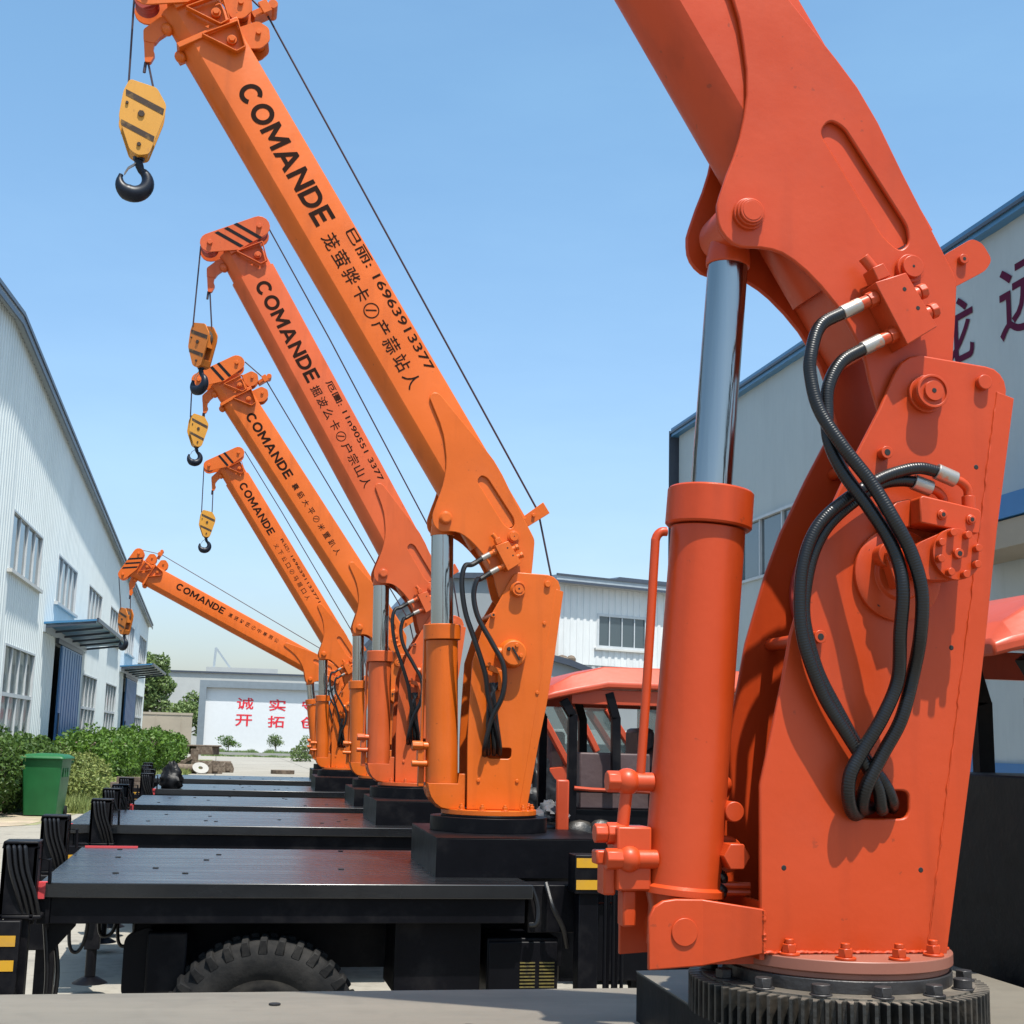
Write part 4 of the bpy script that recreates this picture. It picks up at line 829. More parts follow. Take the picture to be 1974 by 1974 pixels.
# ------------------------------------------------------------------ hook blocks
def hook_block(label, loc, S, rotz, hm='yellow2'):
    T = thing('hook_block', label, 'hook block', loc, rotz, 'yellow hook blocks hanging from the boom heads', S)
    out = rounded([(-.07, .016), (.07, -.012), (.124, -.10), (.120, -.160), (.055, -.385), (.0, -.40), (-.045, -.375), (-.112, -.20), (-.098, -.055)], .018, 4)
    hl = [[(x + r * math.cos(k * math.pi / 6), z + r * math.sin(k * math.pi / 6)) for k in range(12)] for x, z, r in ((-.075, -.10, .010), (.075, -.085, .010), (0, -.17, .020))]
    for sg in (-1, 1):
        q = MB(); q.prism(out, sg * .045, sg * .058); c = q.build('cheek_plate', hm, T, bevel=.002)
        def clipx(z):   # width of the outline at height z
            xs = []
            for i in range(len(out)):
                a, b = out[i], out[(i + 1) % len(out)]
                if (a[1] - z) * (b[1] - z) < 0: t = (z - a[1]) / (b[1] - a[1]); xs.append(a[0] + t * (b[0] - a[0]))
            return (min(xs) + .004, max(xs) - .004) if len(xs) > 1 else (0, 0)
        for za, zb, th in ((-.045, -.125, .035), (-.215, -.285, .032)):
            q = MB(); y_ = sg * .0595; la = clipx(za); lb = clipx(zb)
            x0_, x1_ = la[0] + .004, lb[1] - .004
            q.add([(x0_, y_, za), (x1_, y_, zb), (x1_ - .004, y_, zb - th), (x0_ + .002, y_, za - th)], [(0, 1, 2, 3)]); q.build('cheek_stripe', 'stripe2', c, smooth=False)
        for bx, bz, br in ((0, -.17, .018), (-.075, -.12, .008), (0, -.34, .011)): q = MB(); q.cyl((bx, sg * .058, bz), (bx, sg * .067, bz), br, seg=6); q.build('cheek_bolt', 'stripe2', c)
    q = MB(); q.lathe([(.02, -.035), (.092, -.035), (.092, -.028), (.078, -.012), (.078, .012), (.092, .028), (.092, .035), (.02, .035)], (0, 0, -.13), (0, 1, 0), 32); q.build('sheave', 'stripe2', T)
    sidep = [p for p in out]
    q = MB(); q.prism([(-.05, -.30), (.065, -.33), (.05, -.385), (0, -.40), (-.042, -.375)], -.045, .045); q.box(.066, .078, -.045, .045, -.22, -.10); q.box(-.085, -.072, -.045, .045, -.24, -.10); q.build('side_spacer', hm, T, bevel=.002)
    # hook
    q = MB(); cx_, cz_ = -.012, -.522; pts = [(.005, 0, -.38), (.005, 0, -.415), (.012, 0, -.438)]
    for k in range(26):
        a = R(62 - k * 10.6); rr = .071; pts.append((cx_ + rr * math.cos(a), 0, cz_ + rr * math.sin(a)))
    def tp(t): return .8 if t < .08 else (.62 + 1.0 * math.sin(min(1, (t - .08) / .55) * math.pi * .5)) * (1 if t < .72 else max(.28, 1 - (t - .72) / .28 * .8))
    q.tube(pts, .027, 14, taper=tp); q.cyl((.005, 0, -.36), (.005, 0, -.405), .030, seg=8); hk = q.build('hook', 'hook', T)
    q = MB(); q.tube([(-.008, -.012, -.425), (-.045, -.012, -.455), (-.062, -.010, -.49)], .0035, 6); q.tube([(-.008, .012, -.425), (-.045, .012, -.455), (-.062, .010, -.49)], .0035, 6); q.build('safety_latch', 'fit', hk)
    return T
HB = [('largest yellow hook block with dark bands, hanging from the highest boom head', 1, 0.08, 1.0), ('hook block turned half sideways, hanging from the salmon boom', 2, -.75, .84),
      ('hook block hanging clear in the sky below the boom head with upright stripes', 3, .25, .82), ('smallest pale yellow hook block hanging below the slim round-ended boom head', 4, .1, .88),
      ('orange hook block seen from its edge in front of the long white factory wall', 5, -.9, 1.0)]
for lb, i, rz, sc in HB:
    s = SPEC[i]; h = s['text']['hook']; hook_block(lb, loc_of(s['x0'], s['y0'], s['z0'], s['S'], h), s['S'] * sc, rz, 'block_orange' if i in (2, 5) else 'yellow2')

# ------------------------------------------------------------------ buildings
def corr_wall(mb, x0, x1, ztop, openings, pitch=.3, depth=.03, z0=0.):
    """ribbed sheet wall in the local x-z plane (y = 0, ribs towards -y), with rectangular openings (xa, xb, za, zb)"""
    xs = []; x = x0
    prof = [(0, 0), (.35, 0), (.45, -depth), (.85, -depth), (.95, 0)] if depth > 0 else [(0, 0)]
    while x < x1 - 1e-6:
        for k, d in prof: xx = x + k * pitch; 
        for k, d in prof:
            xx = x + k * pitch
            if xx < x1: xs.append((xx, d))
        x += pitch
    xs.append((x1, 0))
    for xa, xb, _, _ in openings:
        for xc in (xa, xb):
            j = min(range(len(xs)), key=lambda i: abs(xs[i][0] - xc)); xs[j] = (xc, xs[j][1])
    for (xa, da), (xb, db) in zip(xs, xs[1:]):
        if xb - xa < 1e-6: continue
        xm = (xa + xb) / 2; ops = sorted([(o[2], o[3]) for o in openings if o[0] - 1e-4 < xm < o[1] + 1e-4]); zc = z0; segs = []
        for a, b in ops: segs.append((zc, a)); zc = b
        segs.append((zc, None))
        for a, b in segs:
            za, zb = (ztop(xa), ztop(xb)) if b is None else (b, b)
            if min(za, zb) - a > 1e-3: mb.add([(xa, da, a), (xb, db, a), (xb, db, zb), (xa, da, za)], [(0, 1, 2, 3)])

def window(par, x0, x1, z0, z1, nx, splits=(), curt=False, y=0., sill=True, glass='glass', fw=.055):
    f = MB(); f.box(x0, x1, y - .05, y + .07, z0, z0 + fw); f.box(x0, x1, y - .05, y + .07, z1 - fw, z1); f.box(x0, x0 + fw, y - .05, y + .07, z0 + fw, z1 - fw); f.box(x1 - fw, x1, y - .05, y + .07, z0 + fw, z1 - fw)
    for k in range(1, nx): xx = x0 + (x1 - x0) * k / nx; f.box(xx - .025, xx + .025, y - .03, y + .05, z0 + fw, z1 - fw)
    for zz in splits: f.box(x0 + fw, x1 - fw, y - .034, y + .052, zz - .05, zz + .05)
    fo = f.build('window', 'frame', par, smooth=False)
    g = MB(); g.add([(x0 + .03, y + .02, z0 + .03), (x1 - .03, y + .02, z0 + .03), (x1 - .03, y + .02, z1 - .03), (x0 + .03, y + .02, z1 - .03)], [(0, 1, 2, 3)]); g.build('pane', 'pane' if curt else glass, fo, smooth=False)
    if sill: s = MB(); s.box(x0 - .12, x1 + .12, y - .14, y + .0, z0 - .09, z0 - .001); s.build('sill', 'sill', fo, smooth=False)
    if curt:
        c = MB(); n = int((x1 - x0) / .09)
        rn = random.Random(int(x0 * 7)); gaps = [rn.uniform(x0, x1) for _ in range(2)]
        for i in range(n):
            xa, xb = x0 + (x1 - x0) * i / n, x0 + (x1 - x0) * (i + 1) / n
            if any(abs(xa - g_) < .22 for g_ in gaps): continue
            c.add([(xa, y + .16 + .05 * math.sin(i * 1.9), z0), (xb, y + .16 + .05 * math.sin((i + 1) * 1.9), z0), (xb, y + .16 + .05 * math.sin((i + 1) * 1.9), z1), (xa, y + .16 + .05 * math.sin(i * 1.9), z1)], [(0, 1, 2, 3)])
        c.build('curtain', 'curtain', fo)
        d = MB(); d.add([(x0, y + .9, z0 - .2), (x1, y + .9, z0 - .2), (x1, y + .9, z1 + .2), (x0, y + .9, z1 + .2)], [(0, 1, 2, 3)]); d.build('dark_backing', 'inside', fo, smooth=False)  # dark sheet behind the glass, the room's shade put in its colour
    return fo

# long factory on the left: local x runs away along the wall, local +y goes into the building
FD = Vector((.01641, .99987, 0)); FN = Vector((.99987, -.01641, 0))
F = thing('factory_building', 'long pale corrugated factory hall with blue sliding doors along the left side', 'building', tuple(FN * -5.96), math.atan2(FD.y, FD.x))
def ftop(x): return 11.50 - (x - 33.7) * (3.35 / 53.5) if x > 33.7 else 11.50 - (33.7 - x) * .085
up = [(35.85, 41.1), (44.65, 49.75), (53.6, 58.6), (62.4, 67.4), (71.2, 76.2), (80.2, 85.8)]
lo = [(36.3, 41.4), (53.7, 58.9), (62.7, 67.9), (80.45, 85.9)]
ops = [(a, b, 5.70, 7.22) for a, b in up] + [(a, b, 1.30, 3.88) for a, b in lo] + [(45.5, 52.0, 0.0, 4.62), (71.5, 78.9, 0.0, 4.62)] + [(28.0, 33.2, 5.7, 7.22)]
w = MB(); corr_wall(w, 20, 87.0, ftop, ops, .34, .035); w.build('wall', 'wall_l', F, smooth=False, recalc=False)
w = MB(); w.box(86.9, 87.0, .03, 40, 0, 8.0); w.build('end_wall', 'wall_l', F, smooth=False)
w = MB(); xs_ = [20, 33.7, 87.5]
for a, b in zip(xs_, xs_[1:]):
    za, zb = ftop(a), ftop(b)
    w.add([(a, -.22, za + .02), (b, -.22, zb + .02), (b, 40, zb + .02), (a, 40, za + .02), (a, -.22, za + .12), (b, -.22, zb + .12), (b, 40, zb + .12), (a, 40, za + .12)], [(0, 1, 2, 3), (4, 7, 6, 5), (0, 4, 5, 1), (2, 6, 7, 3), (0, 3, 7, 4), (1, 5, 6, 2)])
rf = w.build('roof', 'trim_grey', F, smooth=False)
w = MB()
for a, b in zip(xs_, xs_[1:]):
    za, zb = ftop(a), ftop(b)
    for (ya_, z1_, z2_, t) in ((-.25, -.10, .02, .04), (-.27, .10, .20, .04)):
        w.add([(a, ya_, za + z1_), (b, ya_, zb + z1_), (b, ya_ + t, zb + z1_), (a, ya_ + t, za + z1_), (a, ya_, za + z2_), (b, ya_, zb + z2_), (b, ya_ + t, zb + z2_), (a, ya_ + t, za + z2_)], [(0, 1, 2, 3), (4, 7, 6, 5), (0, 4, 5, 1), (2, 6, 7, 3), (0, 3, 7, 4), (1, 5, 6, 2)])
w.build('roof_edge_trim', 'trim', rf, smooth=False)
for a, b in up + [(28.0, 33.2)]: window(F, a, b, 5.70, 7.22, 4)
for a, b in lo: window(F, a, b, 1.30, 3.88, 4, (2.62,), curt=True)
for (a, b, ca_, cb_) in ((45.5, 52.0, 42.6, 53.8), (71.5, 78.9, 69.0, 80.5)):
    w = MB(); w.box(a + 1.0, b + .25, -.13, -.07, 0, 4.45)
    for k in range(9): xx = a + 1.15 + k * (b - a - 1.1) / 8; w.box(xx - .02, xx + .02, -.145, -.13, .05, 4.40)
    dr = w.build('sliding_door', 'blue', F, smooth=False)
    w = MB(); w.box(a, b, .5, .6, 0, 4.62); w.build('door_dark_panel', 'inside', F, smooth=False)  # dark panel inside the doorway, painted to read as an unlit hall
    w = MB(); w.box(a - .1, b + .3, -.16, -.06, 4.46, 4.62); w.build('door_rail', 'trim', dr, smooth=False)
    w = MB(); w.box(a + 1.1, a + 1.16, -.19, -.15, 1.2, 2.3); w.build('door_handle', 'trim', dr)
    w = MB(); w.add([(ca_, -.03, 4.85), (cb_, -.03, 4.85), (cb_, -1.55, 5.0), (ca_, -1.55, 5.0), (ca_, -.03, 4.91), (cb_, -.03, 4.91), (cb_, -1.55, 5.06), (ca_, -1.55, 5.06)], [(0, 1, 2, 3), (4, 7, 6, 5), (0, 4, 5, 1), (2, 6, 7, 3), (0, 3, 7, 4), (1, 5, 6, 2)])
    cp = w.build('door_canopy', 'trim_blue', F, smooth=False)
    w = MB(); w.box(ca_, cb_, -1.60, -1.54, 4.97, 5.09)
    for k in range(6): xx = ca_ + .05 + k * (cb_ - ca_ - .1) / 5; w.beam((xx, -.04, 4.76), (xx, -1.52, 4.96), .06, .07)
    w.build('canopy_beam', 'trim', cp, smooth=False)
    w = MB(); w.box(ca_, cb_, -.10, -.02, 4.62, 4.84); w.build('wall_bracket', 'trim_grey', cp, smooth=False)

# grey hall on the right, wall facing -x
G_ = thing('warehouse_building', 'shaded grey hall on the right with blue roof edge and large maroon characters', 'building', (10.5, 31.0, 0), -math.pi / 2)
# local x = towards the camera (world -y), local y = world +x
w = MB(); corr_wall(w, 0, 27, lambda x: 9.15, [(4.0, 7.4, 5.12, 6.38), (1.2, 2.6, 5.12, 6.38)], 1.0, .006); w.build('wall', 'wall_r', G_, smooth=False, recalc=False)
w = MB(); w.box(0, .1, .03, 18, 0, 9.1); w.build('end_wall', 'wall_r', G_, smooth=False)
w = MB(); w.box(-.15, 27, -.16, .25, 9.15, 9.36); w.box(-.15, 27, .25, 18, 9.2, 9.3); rf = w.build('roof', 'trim_blue', G_, smooth=False)
w = MB(); w.box(-.16, 27, -.20, -.165, 9.22, 9.27); w.box(-.18, -.15, -.20, .2, 4.0, 9.3); w.build('roof_edge_trim', 'trim', rf, smooth=False)
window(G_, 4.0, 7.4, 5.12, 6.38, 3, sill=False); window(G_, 1.2, 2.6, 5.12, 6.38, 2, sill=False)
w = MB(); w.box(13.6, 17.5, -.9, -.03, 4.72, 5.02); cpn = w.build('window_canopy', 'blue', G_, smooth=False)
w = MB(); w.box(13.6, 17.5, -.86, -.10, 4.35, 4.70); w.build('canopy_soffit', 'beige', cpn, smooth=False)
w = MB(); w.box(12.9, 13.35, -.05, -.01, 1.6, 3.9); w.box(12.9, 27, -.07, -.02, 1.5, 1.64); w.build('blue_door', 'blue', G_, smooth=False)
for ch, x_, w_ in (('龙', 12.20, 1.16), ('远', 14.05, 1.16), ('星', 10.35, 1.16)): w = MB(); put_text(w, ch, (x_, -.012, 7.48), (1, 0, 0), (0, 0, 1), w_, 1.04, .010); w.build('wall_character', 'maroon', G_, smooth=False, recalc=False)

# white workshop in the middle distance
cw = R(-21)
W_ = thing('workshop_building', 'white ribbed workshop with sliding window between the second mast and nearest cylinder', 'building', (14.5, 60, 0), cw * -1)
W_.rotation_euler = (0, 0, R(21))
w = MB(); corr_wall(w, 0, 14, lambda x: 8.85, [(2.35, 5.25, 6.10, 7.68)], .36, .03, z0=5.30); w.build('wall', 'wall_c', W_, smooth=False, recalc=False)
w = MB(); w.box(0, 14, .02, .2, 0, 5.30); w.build('lower_wall', 'conc_wall', W_, smooth=False)
w = MB(); w.box(-.05, .0, -.05, 10, 0, 8.8); w.build('end_wall', 'conc_wall', W_, smooth=False)
w = MB(); w.box(-.3, 14.3, -.55, 10.5, 8.95, 9.2); rf = w.build('roof', 'trim_grey', W_, smooth=False)
w = MB(); w.box(-.32, 14.32, -.60, -.555, 9.18, 9.26); w.box(-.32, 14.32, -.60, -.555, 8.86, 8.97); w.build('roof_edge_trim', 'trim', rf, smooth=False)
w = MB(); w.prism([(3.6, 9.2), (4.4, 9.62), (8, 9.62), (8.6, 9.2)], 1.0, 2.2); w.build('roof_vent', 'trim', rf, smooth=False)
window(W_, 2.35, 5.25, 6.10, 7.68, 4, fw=.12)
w = MB(); w.cyl((-.02, -.16, 5.3), (-.02, -.16, 7.4), .13, seg=14); w.build('downpipe', 'pipe', W_)
w = MB(); w.ball((-.35, -.25, 5.45), .30, 10, (1.2, 1, .7)); w.ball((.25, -.3, 5.35), .34, 10, (1, 1, .9)); w.ball((.75, -.3, 5.45), .22, 10); w.build('pipe_elbow_bundle', 'rust', W_)
# grey gabled sheds beside it
Sg = thing('shed_building', 'grey shed with a dark sloping roof edge behind the second crane mast', 'building', (10.2, 62, 0))
w = MB(); w.prism([(-4.2, 0), (-4.2, 5.4), (-.9, 9.25), (1.4, 9.35), (4.4, 9.3), (4.4, 0)], 0, 8); w.build('wall', 'conc_wall_shade', Sg, smooth=False)
w = MB(); w.prism([(-4.5, 5.3), (-4.3, 5.25), (-1.0, 9.05), (1.4, 9.15), (4.4, 9.1), (4.4, 9.3), (1.35, 9.4), (-1.1, 9.3)], -.25, 8.2); w.build('roof', 'trim', Sg, smooth=False)
Sg = thing('lean_to_building', 'low grey lean-to with dark roof edge sloping down under the white workshop', 'building', (13.2, 50, 0))
w = MB(); w.prism([(-2.5, 0), (-2.5, 5.2), (-.6, 4.75), (3.2, 3.5), (3.2, 0)], 0, 4); w.build('wall', 'conc_wall_shade', Sg, smooth=False)
w = MB(); w.prism([(-2.6, 5.3), (-2.6, 5.08), (-.6, 4.63), (3.3, 3.35), (3.35, 3.5), (-.55, 4.85)], -.2, 4.1); w.build('roof', 'trim', Sg, smooth=False)

# sign wall at the end of the yard
Y = 128.
Sn = thing('sign_wall', 'white notice wall in a grey frame with two rows of red characters', 'sign', (0, Y, 0))
x0, x1 = -1.8, 11.5; z1 = 6.55
q = MB(); q.box(x0, x0 + .6, -.45, .3, 0, z1); q.box(x0 + .6, x1, -.45, .3, z1 - .62, z1); q.box(x1, x1 + .6, -.45, .3, 0, z1); q.build('frame', 'sign_frame', Sn, smooth=False)
q = MB(); q.box(x0 + .6, x1, .0, .25, 0, z1 - .62); q.build('panel', 'sign_white', Sn, smooth=False)
CH = [('诚', 1.55, 4.05), ('实', 4.45, 4.0), ('守', 7.4, 4.0), ('信', 10.0, 4.0), ('开', 1.5, 2.55), ('拓', 4.4, 2.5), ('创', 7.35, 2.5), ('新', 10.0, 2.5)]
for ch, cx_, cz_ in CH:
    q = MB(); put_text(q, ch, (cx_, -.02, cz_), (1, 0, 0), (0, 0, 1), 1.5, 1.05, .015); q.build('red_character', 'red', Sn, smooth=False, recalc=False)
Bh = thing('office_building', 'flat-roofed pale grey building behind the notice wall, dark roof line and roof frame', 'building', (0, 150, 0))
q = MB(); q.box(-5.5, 14, 0, 12, 0, 8.15); q.build('wall', 'conc_wall', Bh, smooth=False)
q = MB(); q.box(-5.7, 14.2, -.2, 12.2, 8.15, 8.32); rf = q.build('roof', 'trim', Bh, smooth=False)
q = MB(); q.box(-1.6, 6.0, 2, 6, 8.32, 8.9); q.build('roof_box', 'conc_wall', rf, smooth=False)
q = MB(); q.beam((-.8, 2.5, 8.9), (-.7, 2.5, 11.0), .25, .25, (0, 1, 0)); q.beam((-.7, 2.5, 11.0), (.9, 2.5, 8.9), .2, .2, (0, 1, 0)); q.build('roof_frame', 'trim_grey', rf)
q = MB(); q.box(-9.5, -2.25, 0, .25, 0, 3.35); q.box(-9.5, -2.2, -.05, .3, 3.35, 3.55)
for xx in (-7.5, -5.4, -3.2): q.box(xx, xx + .06, -.03, 0, 0, 3.35)
bw = q.build('boundary_wall', 'beige', None, smooth=False); bw.location = (0, 126, 0); tag(bw, 'beige boundary wall between the factory corner and the notice wall', 'wall')

# ------------------------------------------------------------------ ground
def sheet(name, pts, z, m):
    q = MB(); q.add([(x, y, z) for x, y in pts], [tuple(range(len(pts)))]); return struct(q.build(name, m, None, smooth=False, recalc=False))
sheet('ground', [(-400, -60), (400, -60), (400, 900), (-400, 900)], 0, 'ground')
sheet('verge_ground', [(-6.0, 24), (-3.2, 27.5), (-2.55, 34), (-2.0, 45), (-1.3, 60), (-.6, 80), (-.2, 100), (-4.5, 100), (-5.0, 60)], .004, 'verge')
sheet('dirt_ground', [(-6.2, 24.5), (-3.4, 27.2), (-2.9, 31.2), (-3.6, 31.9), (-6.2, 31)], .008, 'dirt')
q = MB(); q.box(-1.5, 14, 0, .4, 0, .32); k_ = struct(q.build('kerb', 'kerb', None, smooth=False)); k_.location = (0, 117.5, 0)

# ------------------------------------------------------------------ vegetation
def leaves(mb, centre_fn, n, size, rng, up=.3):
    for _ in range(n):
        c = centre_fn(); s = size * rng.uniform(.6, 1.4)
        nrm = Vector((rng.gauss(0, 1), rng.gauss(0, 1), rng.gauss(0, 1) + up)).normalized(); u, w = frame_of(nrm)
        t = rng.uniform(0, 6.28); a = u * math.cos(t) + w * math.sin(t); b = nrm.cross(a)
        mb.add([c - a * s * .5, c + b * s * .28, c + a * s * .5, c - b * s * .28], [(0, 1, 2, 3)])
def shrub(label, name, cat, lumps, n, size, m, seed, group=None, stems=True):
    """lumps: (x, y, z, rx, ry, rz) ellipsoids with noisy leafy surfaces"""
    rng = random.Random(seed); xs = [l[0] for l in lumps]; base = (sum(xs) / len(xs), sum(l[1] for l in lumps) / len(lumps), 0)
    T = thing(name, label, cat, base, group=group); wts = [l[3] * l[4] + l[3] * l[5] + l[4] * l[5] for l in lumps]; mb = MB()
    def cf():
        l = rng.choices(lumps, wts)[0]
        while True:
            d = Vector((rng.gauss(0, 1), rng.gauss(0, 1), rng.gauss(0, 1))).normalized(); r = rng.uniform(.55, 1.) ** .5
            p = Vector((l[0] + d.x * l[3] * r, l[1] + d.y * l[4] * r, l[2] + d.z * l[5] * r))
            nz = noise.noise(p * 1.3) + .6 * noise.noise(p * 3.1)
            p += d * nz * .28 * min(l[3], l[5])
            if p.z > .03 and noise.noise(p * 2.4 + Vector((7, 3, 1))) > -.32: return p - Vector(base)
    leaves(mb, cf, n, size, rng); mb.build('foliage', m, T, smooth=False, recalc=False)
    if stems:
        q = MB()
        for l in lumps:
            for _ in range(4):
                a = rng.uniform(0, 6.28); q.tube([(l[0] - base[0], l[1] - base[1], 0), (l[0] - base[0] + math.cos(a) * l[3] * .3, l[1] - base[1] + math.sin(a) * l[4] * .3, l[2]), (l[0] - base[0] + math.cos(a) * l[3] * .7, l[1] - base[1] + math.sin(a) * l[4] * .6, l[2] + l[5] * .6)], .03, 5)
        q.build('stem', 'bark', T)
    return T
rg = random.Random(5)
L1 = [(-4.9 + rg.uniform(-.3, .3) + .035 * k, 29.5 + k * 1.25, .85, .95, .95, .80 + rg.uniform(-.1, .12)) for k in range(7)] + [(-4.3, 31.0, .7, .7, .8, .8), (-4.2, 33.5, .75, .7, .8, .85)]
shrub('dark dense shrub behind and left of the green wheelie bin', 'shrub', 'shrub', L1, 26000, .10, 'leaf_d', 1)
L2 = [(-3.75 + .035 * k + rg.uniform(-.15, .15), 41 + k * 1.5, .9, .95, 1.1, .86 + rg.uniform(-.08, .12)) for k in range(12)]
shrub('long bright green clipped hedge in front of the factory doors', 'hedge', 'hedge', L2, 34000, .115, 'leaf', 2)
L3 = [(-3.1 + .04 * k + rg.uniform(-.15, .15), 60 + k * 1.7, .9, 1.1, 1.3, .92 + rg.uniform(-.08, .14)) for k in range(12)]
shrub('far end of the green hedge running towards the notice wall', 'hedge', 'hedge', L3, 22000, .16, 'leaf', 3)
L4 = [(-3.55, 36.5, .55, .7, 1.2, .65), (-3.4, 38.5, .6, .7, 1.1, .6), (-3.0, 34.8, .4, .5, .8, .45), (-2.8, 37.5, .3, .6, 1.2, .35)]
shrub('loose pale weedy bush beside the green wheelie bin', 'bush', 'bush', L4, 12000, .09, 'grass', 4, stems=False)
# grass along the verge
rng = random.Random(11); q = MB()
for _ in range(15000):
    y_ = 31.3 + 53 * rng.random() ** 1.5; xr = -3.35 + (y_ - 29) * .045; x_ = xr + rng.gauss(0, .55) - .1
    if x_ > xr + .75: continue
    h_ = rng.uniform(.12, .38) * (1 if y_ < 45 else .8); a = rng.uniform(0, 6.28); w_ = .012 * (y_ / 30); dx, dy = math.cos(a) * h_ * .5, math.sin(a) * h_ * .5
    q.add([(x_ - w_, y_, 0), (x_ + w_, y_, 0), (x_ + dx, y_ + dy, h_)], [(0, 1, 2)])
g = q.build('grass', 'grass', None, smooth=False, recalc=False); g['kind'] = 'stuff'
rng = random.Random(12); q = MB()
for _ in range(9000):
    x_ = rng.uniform(-1.2, 12.5); y_ = rng.uniform(118, 126.5) if rng.random() < .7 else rng.uniform(116.2, 117.4); h_ = rng.uniform(.25, .75) if y_ > 118 else rng.uniform(.1, .25); a = rng.uniform(0, 6.28)
    h_ *= .7 + .6 * noise.noise(Vector((x_ * 1.2, 0, 3)))
    q.add([(x_ - .05, y_, 0), (x_ + .05, y_, 0), (x_ + math.cos(a) * .12, y_ + math.sin(a) * .1, max(.08, h_))], [(0, 1, 2)])
g = q.build('ground_cover', 'leaf_t', None, smooth=False, recalc=False); g['kind'] = 'stuff'

def tree(label, loc, H, trunk_r, lumps, n, size, m, seed, group=None, sparse=-.25, cat='tree'):
    rng = random.Random(seed); T = thing('tree', label, cat, loc, group=group)
    q = MB(); q.tube(smooth_path([(0, 0, 0), (.03 * H, 0, H * .25), (-.01 * H, .01 * H, H * .5), (0, 0, H * .72)], 5), trunk_r, 8, taper=lambda t: 1 - .65 * t)
    for l in lumps:
        st = Vector((0, 0, H * rng.uniform(.22, .5))); en = Vector((l[0], l[1], l[2])); q.tube([st, (st + en) / 2 + Vector((rng.uniform(-.1, .1), 0, .05)) * H * .3, en], trunk_r * .42, 6, taper=lambda t: 1 - .7 * t)
    q.build('trunk', 'bark', T)
    mb = MB(); wts = [l[3] ** 2 for l in lumps]
    def cf():
        while True:
            l = rng.choices(lumps, wts)[0]; d = Vector((rng.gauss(0, 1), rng.gauss(0, 1), rng.gauss(0, 1))).normalized(); r = rng.uniform(.2, 1.) ** .5
            p = Vector((l[0] + d.x * l[3] * r, l[1] + d.y * l[3] * r, l[2] + d.z * l[4] * r)); p += d * .35 * l[3] * noise.noise(p * (2.2 / l[3]) + Vector((seed, 0, 0)))
            if noise.noise(p * (3.2 / max(.5, l[3])) + Vector((0, seed, 0))) > sparse: return p
    leaves(mb, cf, n, size, rng); mb.build('crown', m, T, smooth=False, recalc=False)
tg = 'trees behind the boundary wall'
def lump_tree(W, H, seed, k=9):
    r_ = random.Random(seed); out = [(0, 0, H * .55, W * .32, H * .2)]
    for i in range(k):
        a = r_.uniform(0, 6.28); f = r_.uniform(.1, .34); out.append((math.cos(a) * W * f, math.sin(a) * W * f, H * r_.uniform(.32, .84), W * r_.uniform(.13, .24), H * r_.uniform(.10, .17)))
    return out
tree('tallest drooping willow-like tree behind the beige wall next to the factory corner', (-7.2, 138, 0), 10.2, .25, lump_tree(6.0, 10.2, 1), 9000, .34, 'leaf_t', 21, tg)
tree('lower rounded tree behind the beige wall touching the notice wall', (-3.1, 136, 0), 6.8, .2, lump_tree(4.6, 6.6, 2), 6000, .30, 'leaf_t', 22, tg)
tree('leafy tree at the back, partly hidden by the factory corner', (-9.8, 142, 0), 8.6, .22, lump_tree(5.0, 8.6, 3), 5000, .34, 'leaf_t', 23, tg)
sg = 'small trees planted in front of the notice wall'
for lb, x_, y_, h_, s_ in (('small bright tree under the first red character of the lower row', .95, 124.5, 1.95, 5), ('small darker tree under the second red character of the lower row', 5.05, 124.5, 2.1, 6)):
    tree(lb, (x_, y_, 0), h_ * 1.15, .05, [(l[0], l[1], l[2], l[3], l[4]) for l in lump_tree(2.4, h_, s_, 7)], 1300, .12, 'leaf_t' if s_ == 6 else 'leaf', s_ + 30, sg)
shrub('loose shrub beside the farthest crane at the end of the yard', 'shrub', 'shrub', [(5.9, 100, .5, .8, .8, .7), (6.2, 100, 1.0, .6, .6, .8)], 1500, .14, 'leaf_t', 40)

# ------------------------------------------------------------------ wheelie bin
Bn = thing('wheelie_bin', 'green wheelie bin with domed lid standing at the edge of the grass', 'bin', (-3.42, 30.4, 0), R(-8))
def rr_sec(hw_, hd_, z, r=.05):
    return [(x, y, z) for x, y in rounded([(-hw_, -hd_), (hw_, -hd_), (hw_, hd_), (-hw_, hd_)], r, 4)]
q = MB(); q.loft([rr_sec(.33, .34, .03), rr_sec(.345, .36, .25), rr_sec(.405, .42, 1.12), rr_sec(.405, .42, 1.16)]); q.build('body', 'bin', Bn, angle=50)
q = MB(); q.loft([rr_sec(.44, .46, 1.16, .08), rr_sec(.455, .475, 1.175, .08), rr_sec(.45, .47, 1.20, .09), rr_sec(.36, .38, 1.255, .12), rr_sec(.15, .18, 1.275, .1)]); ld = q.build('lid', 'bin', Bn, angle=50)
q = MB(); q.tube([(-.42, .50, 1.10), (.42, .50, 1.10)], .02, 8); q.box(-.40, -.36, .42, .52, 1.06, 1.12); q.box(.36, .40, .42, .52, 1.06, 1.12); q.build('handle', 'bin', Bn)
for k in range(3): q = MB(); q.box(.386 , .412, -.24 + k * .17, -.16 + k * .17, .80, .98); q.build('side_rib', 'bin', Bn, bevel=.005)
for sx in (-1, 1): q = MB(); q.cyl((sx * .30, .36, .1), (sx * .37, .36, .1), .1, seg=24); q.build('wheel', 'rubber', Bn)

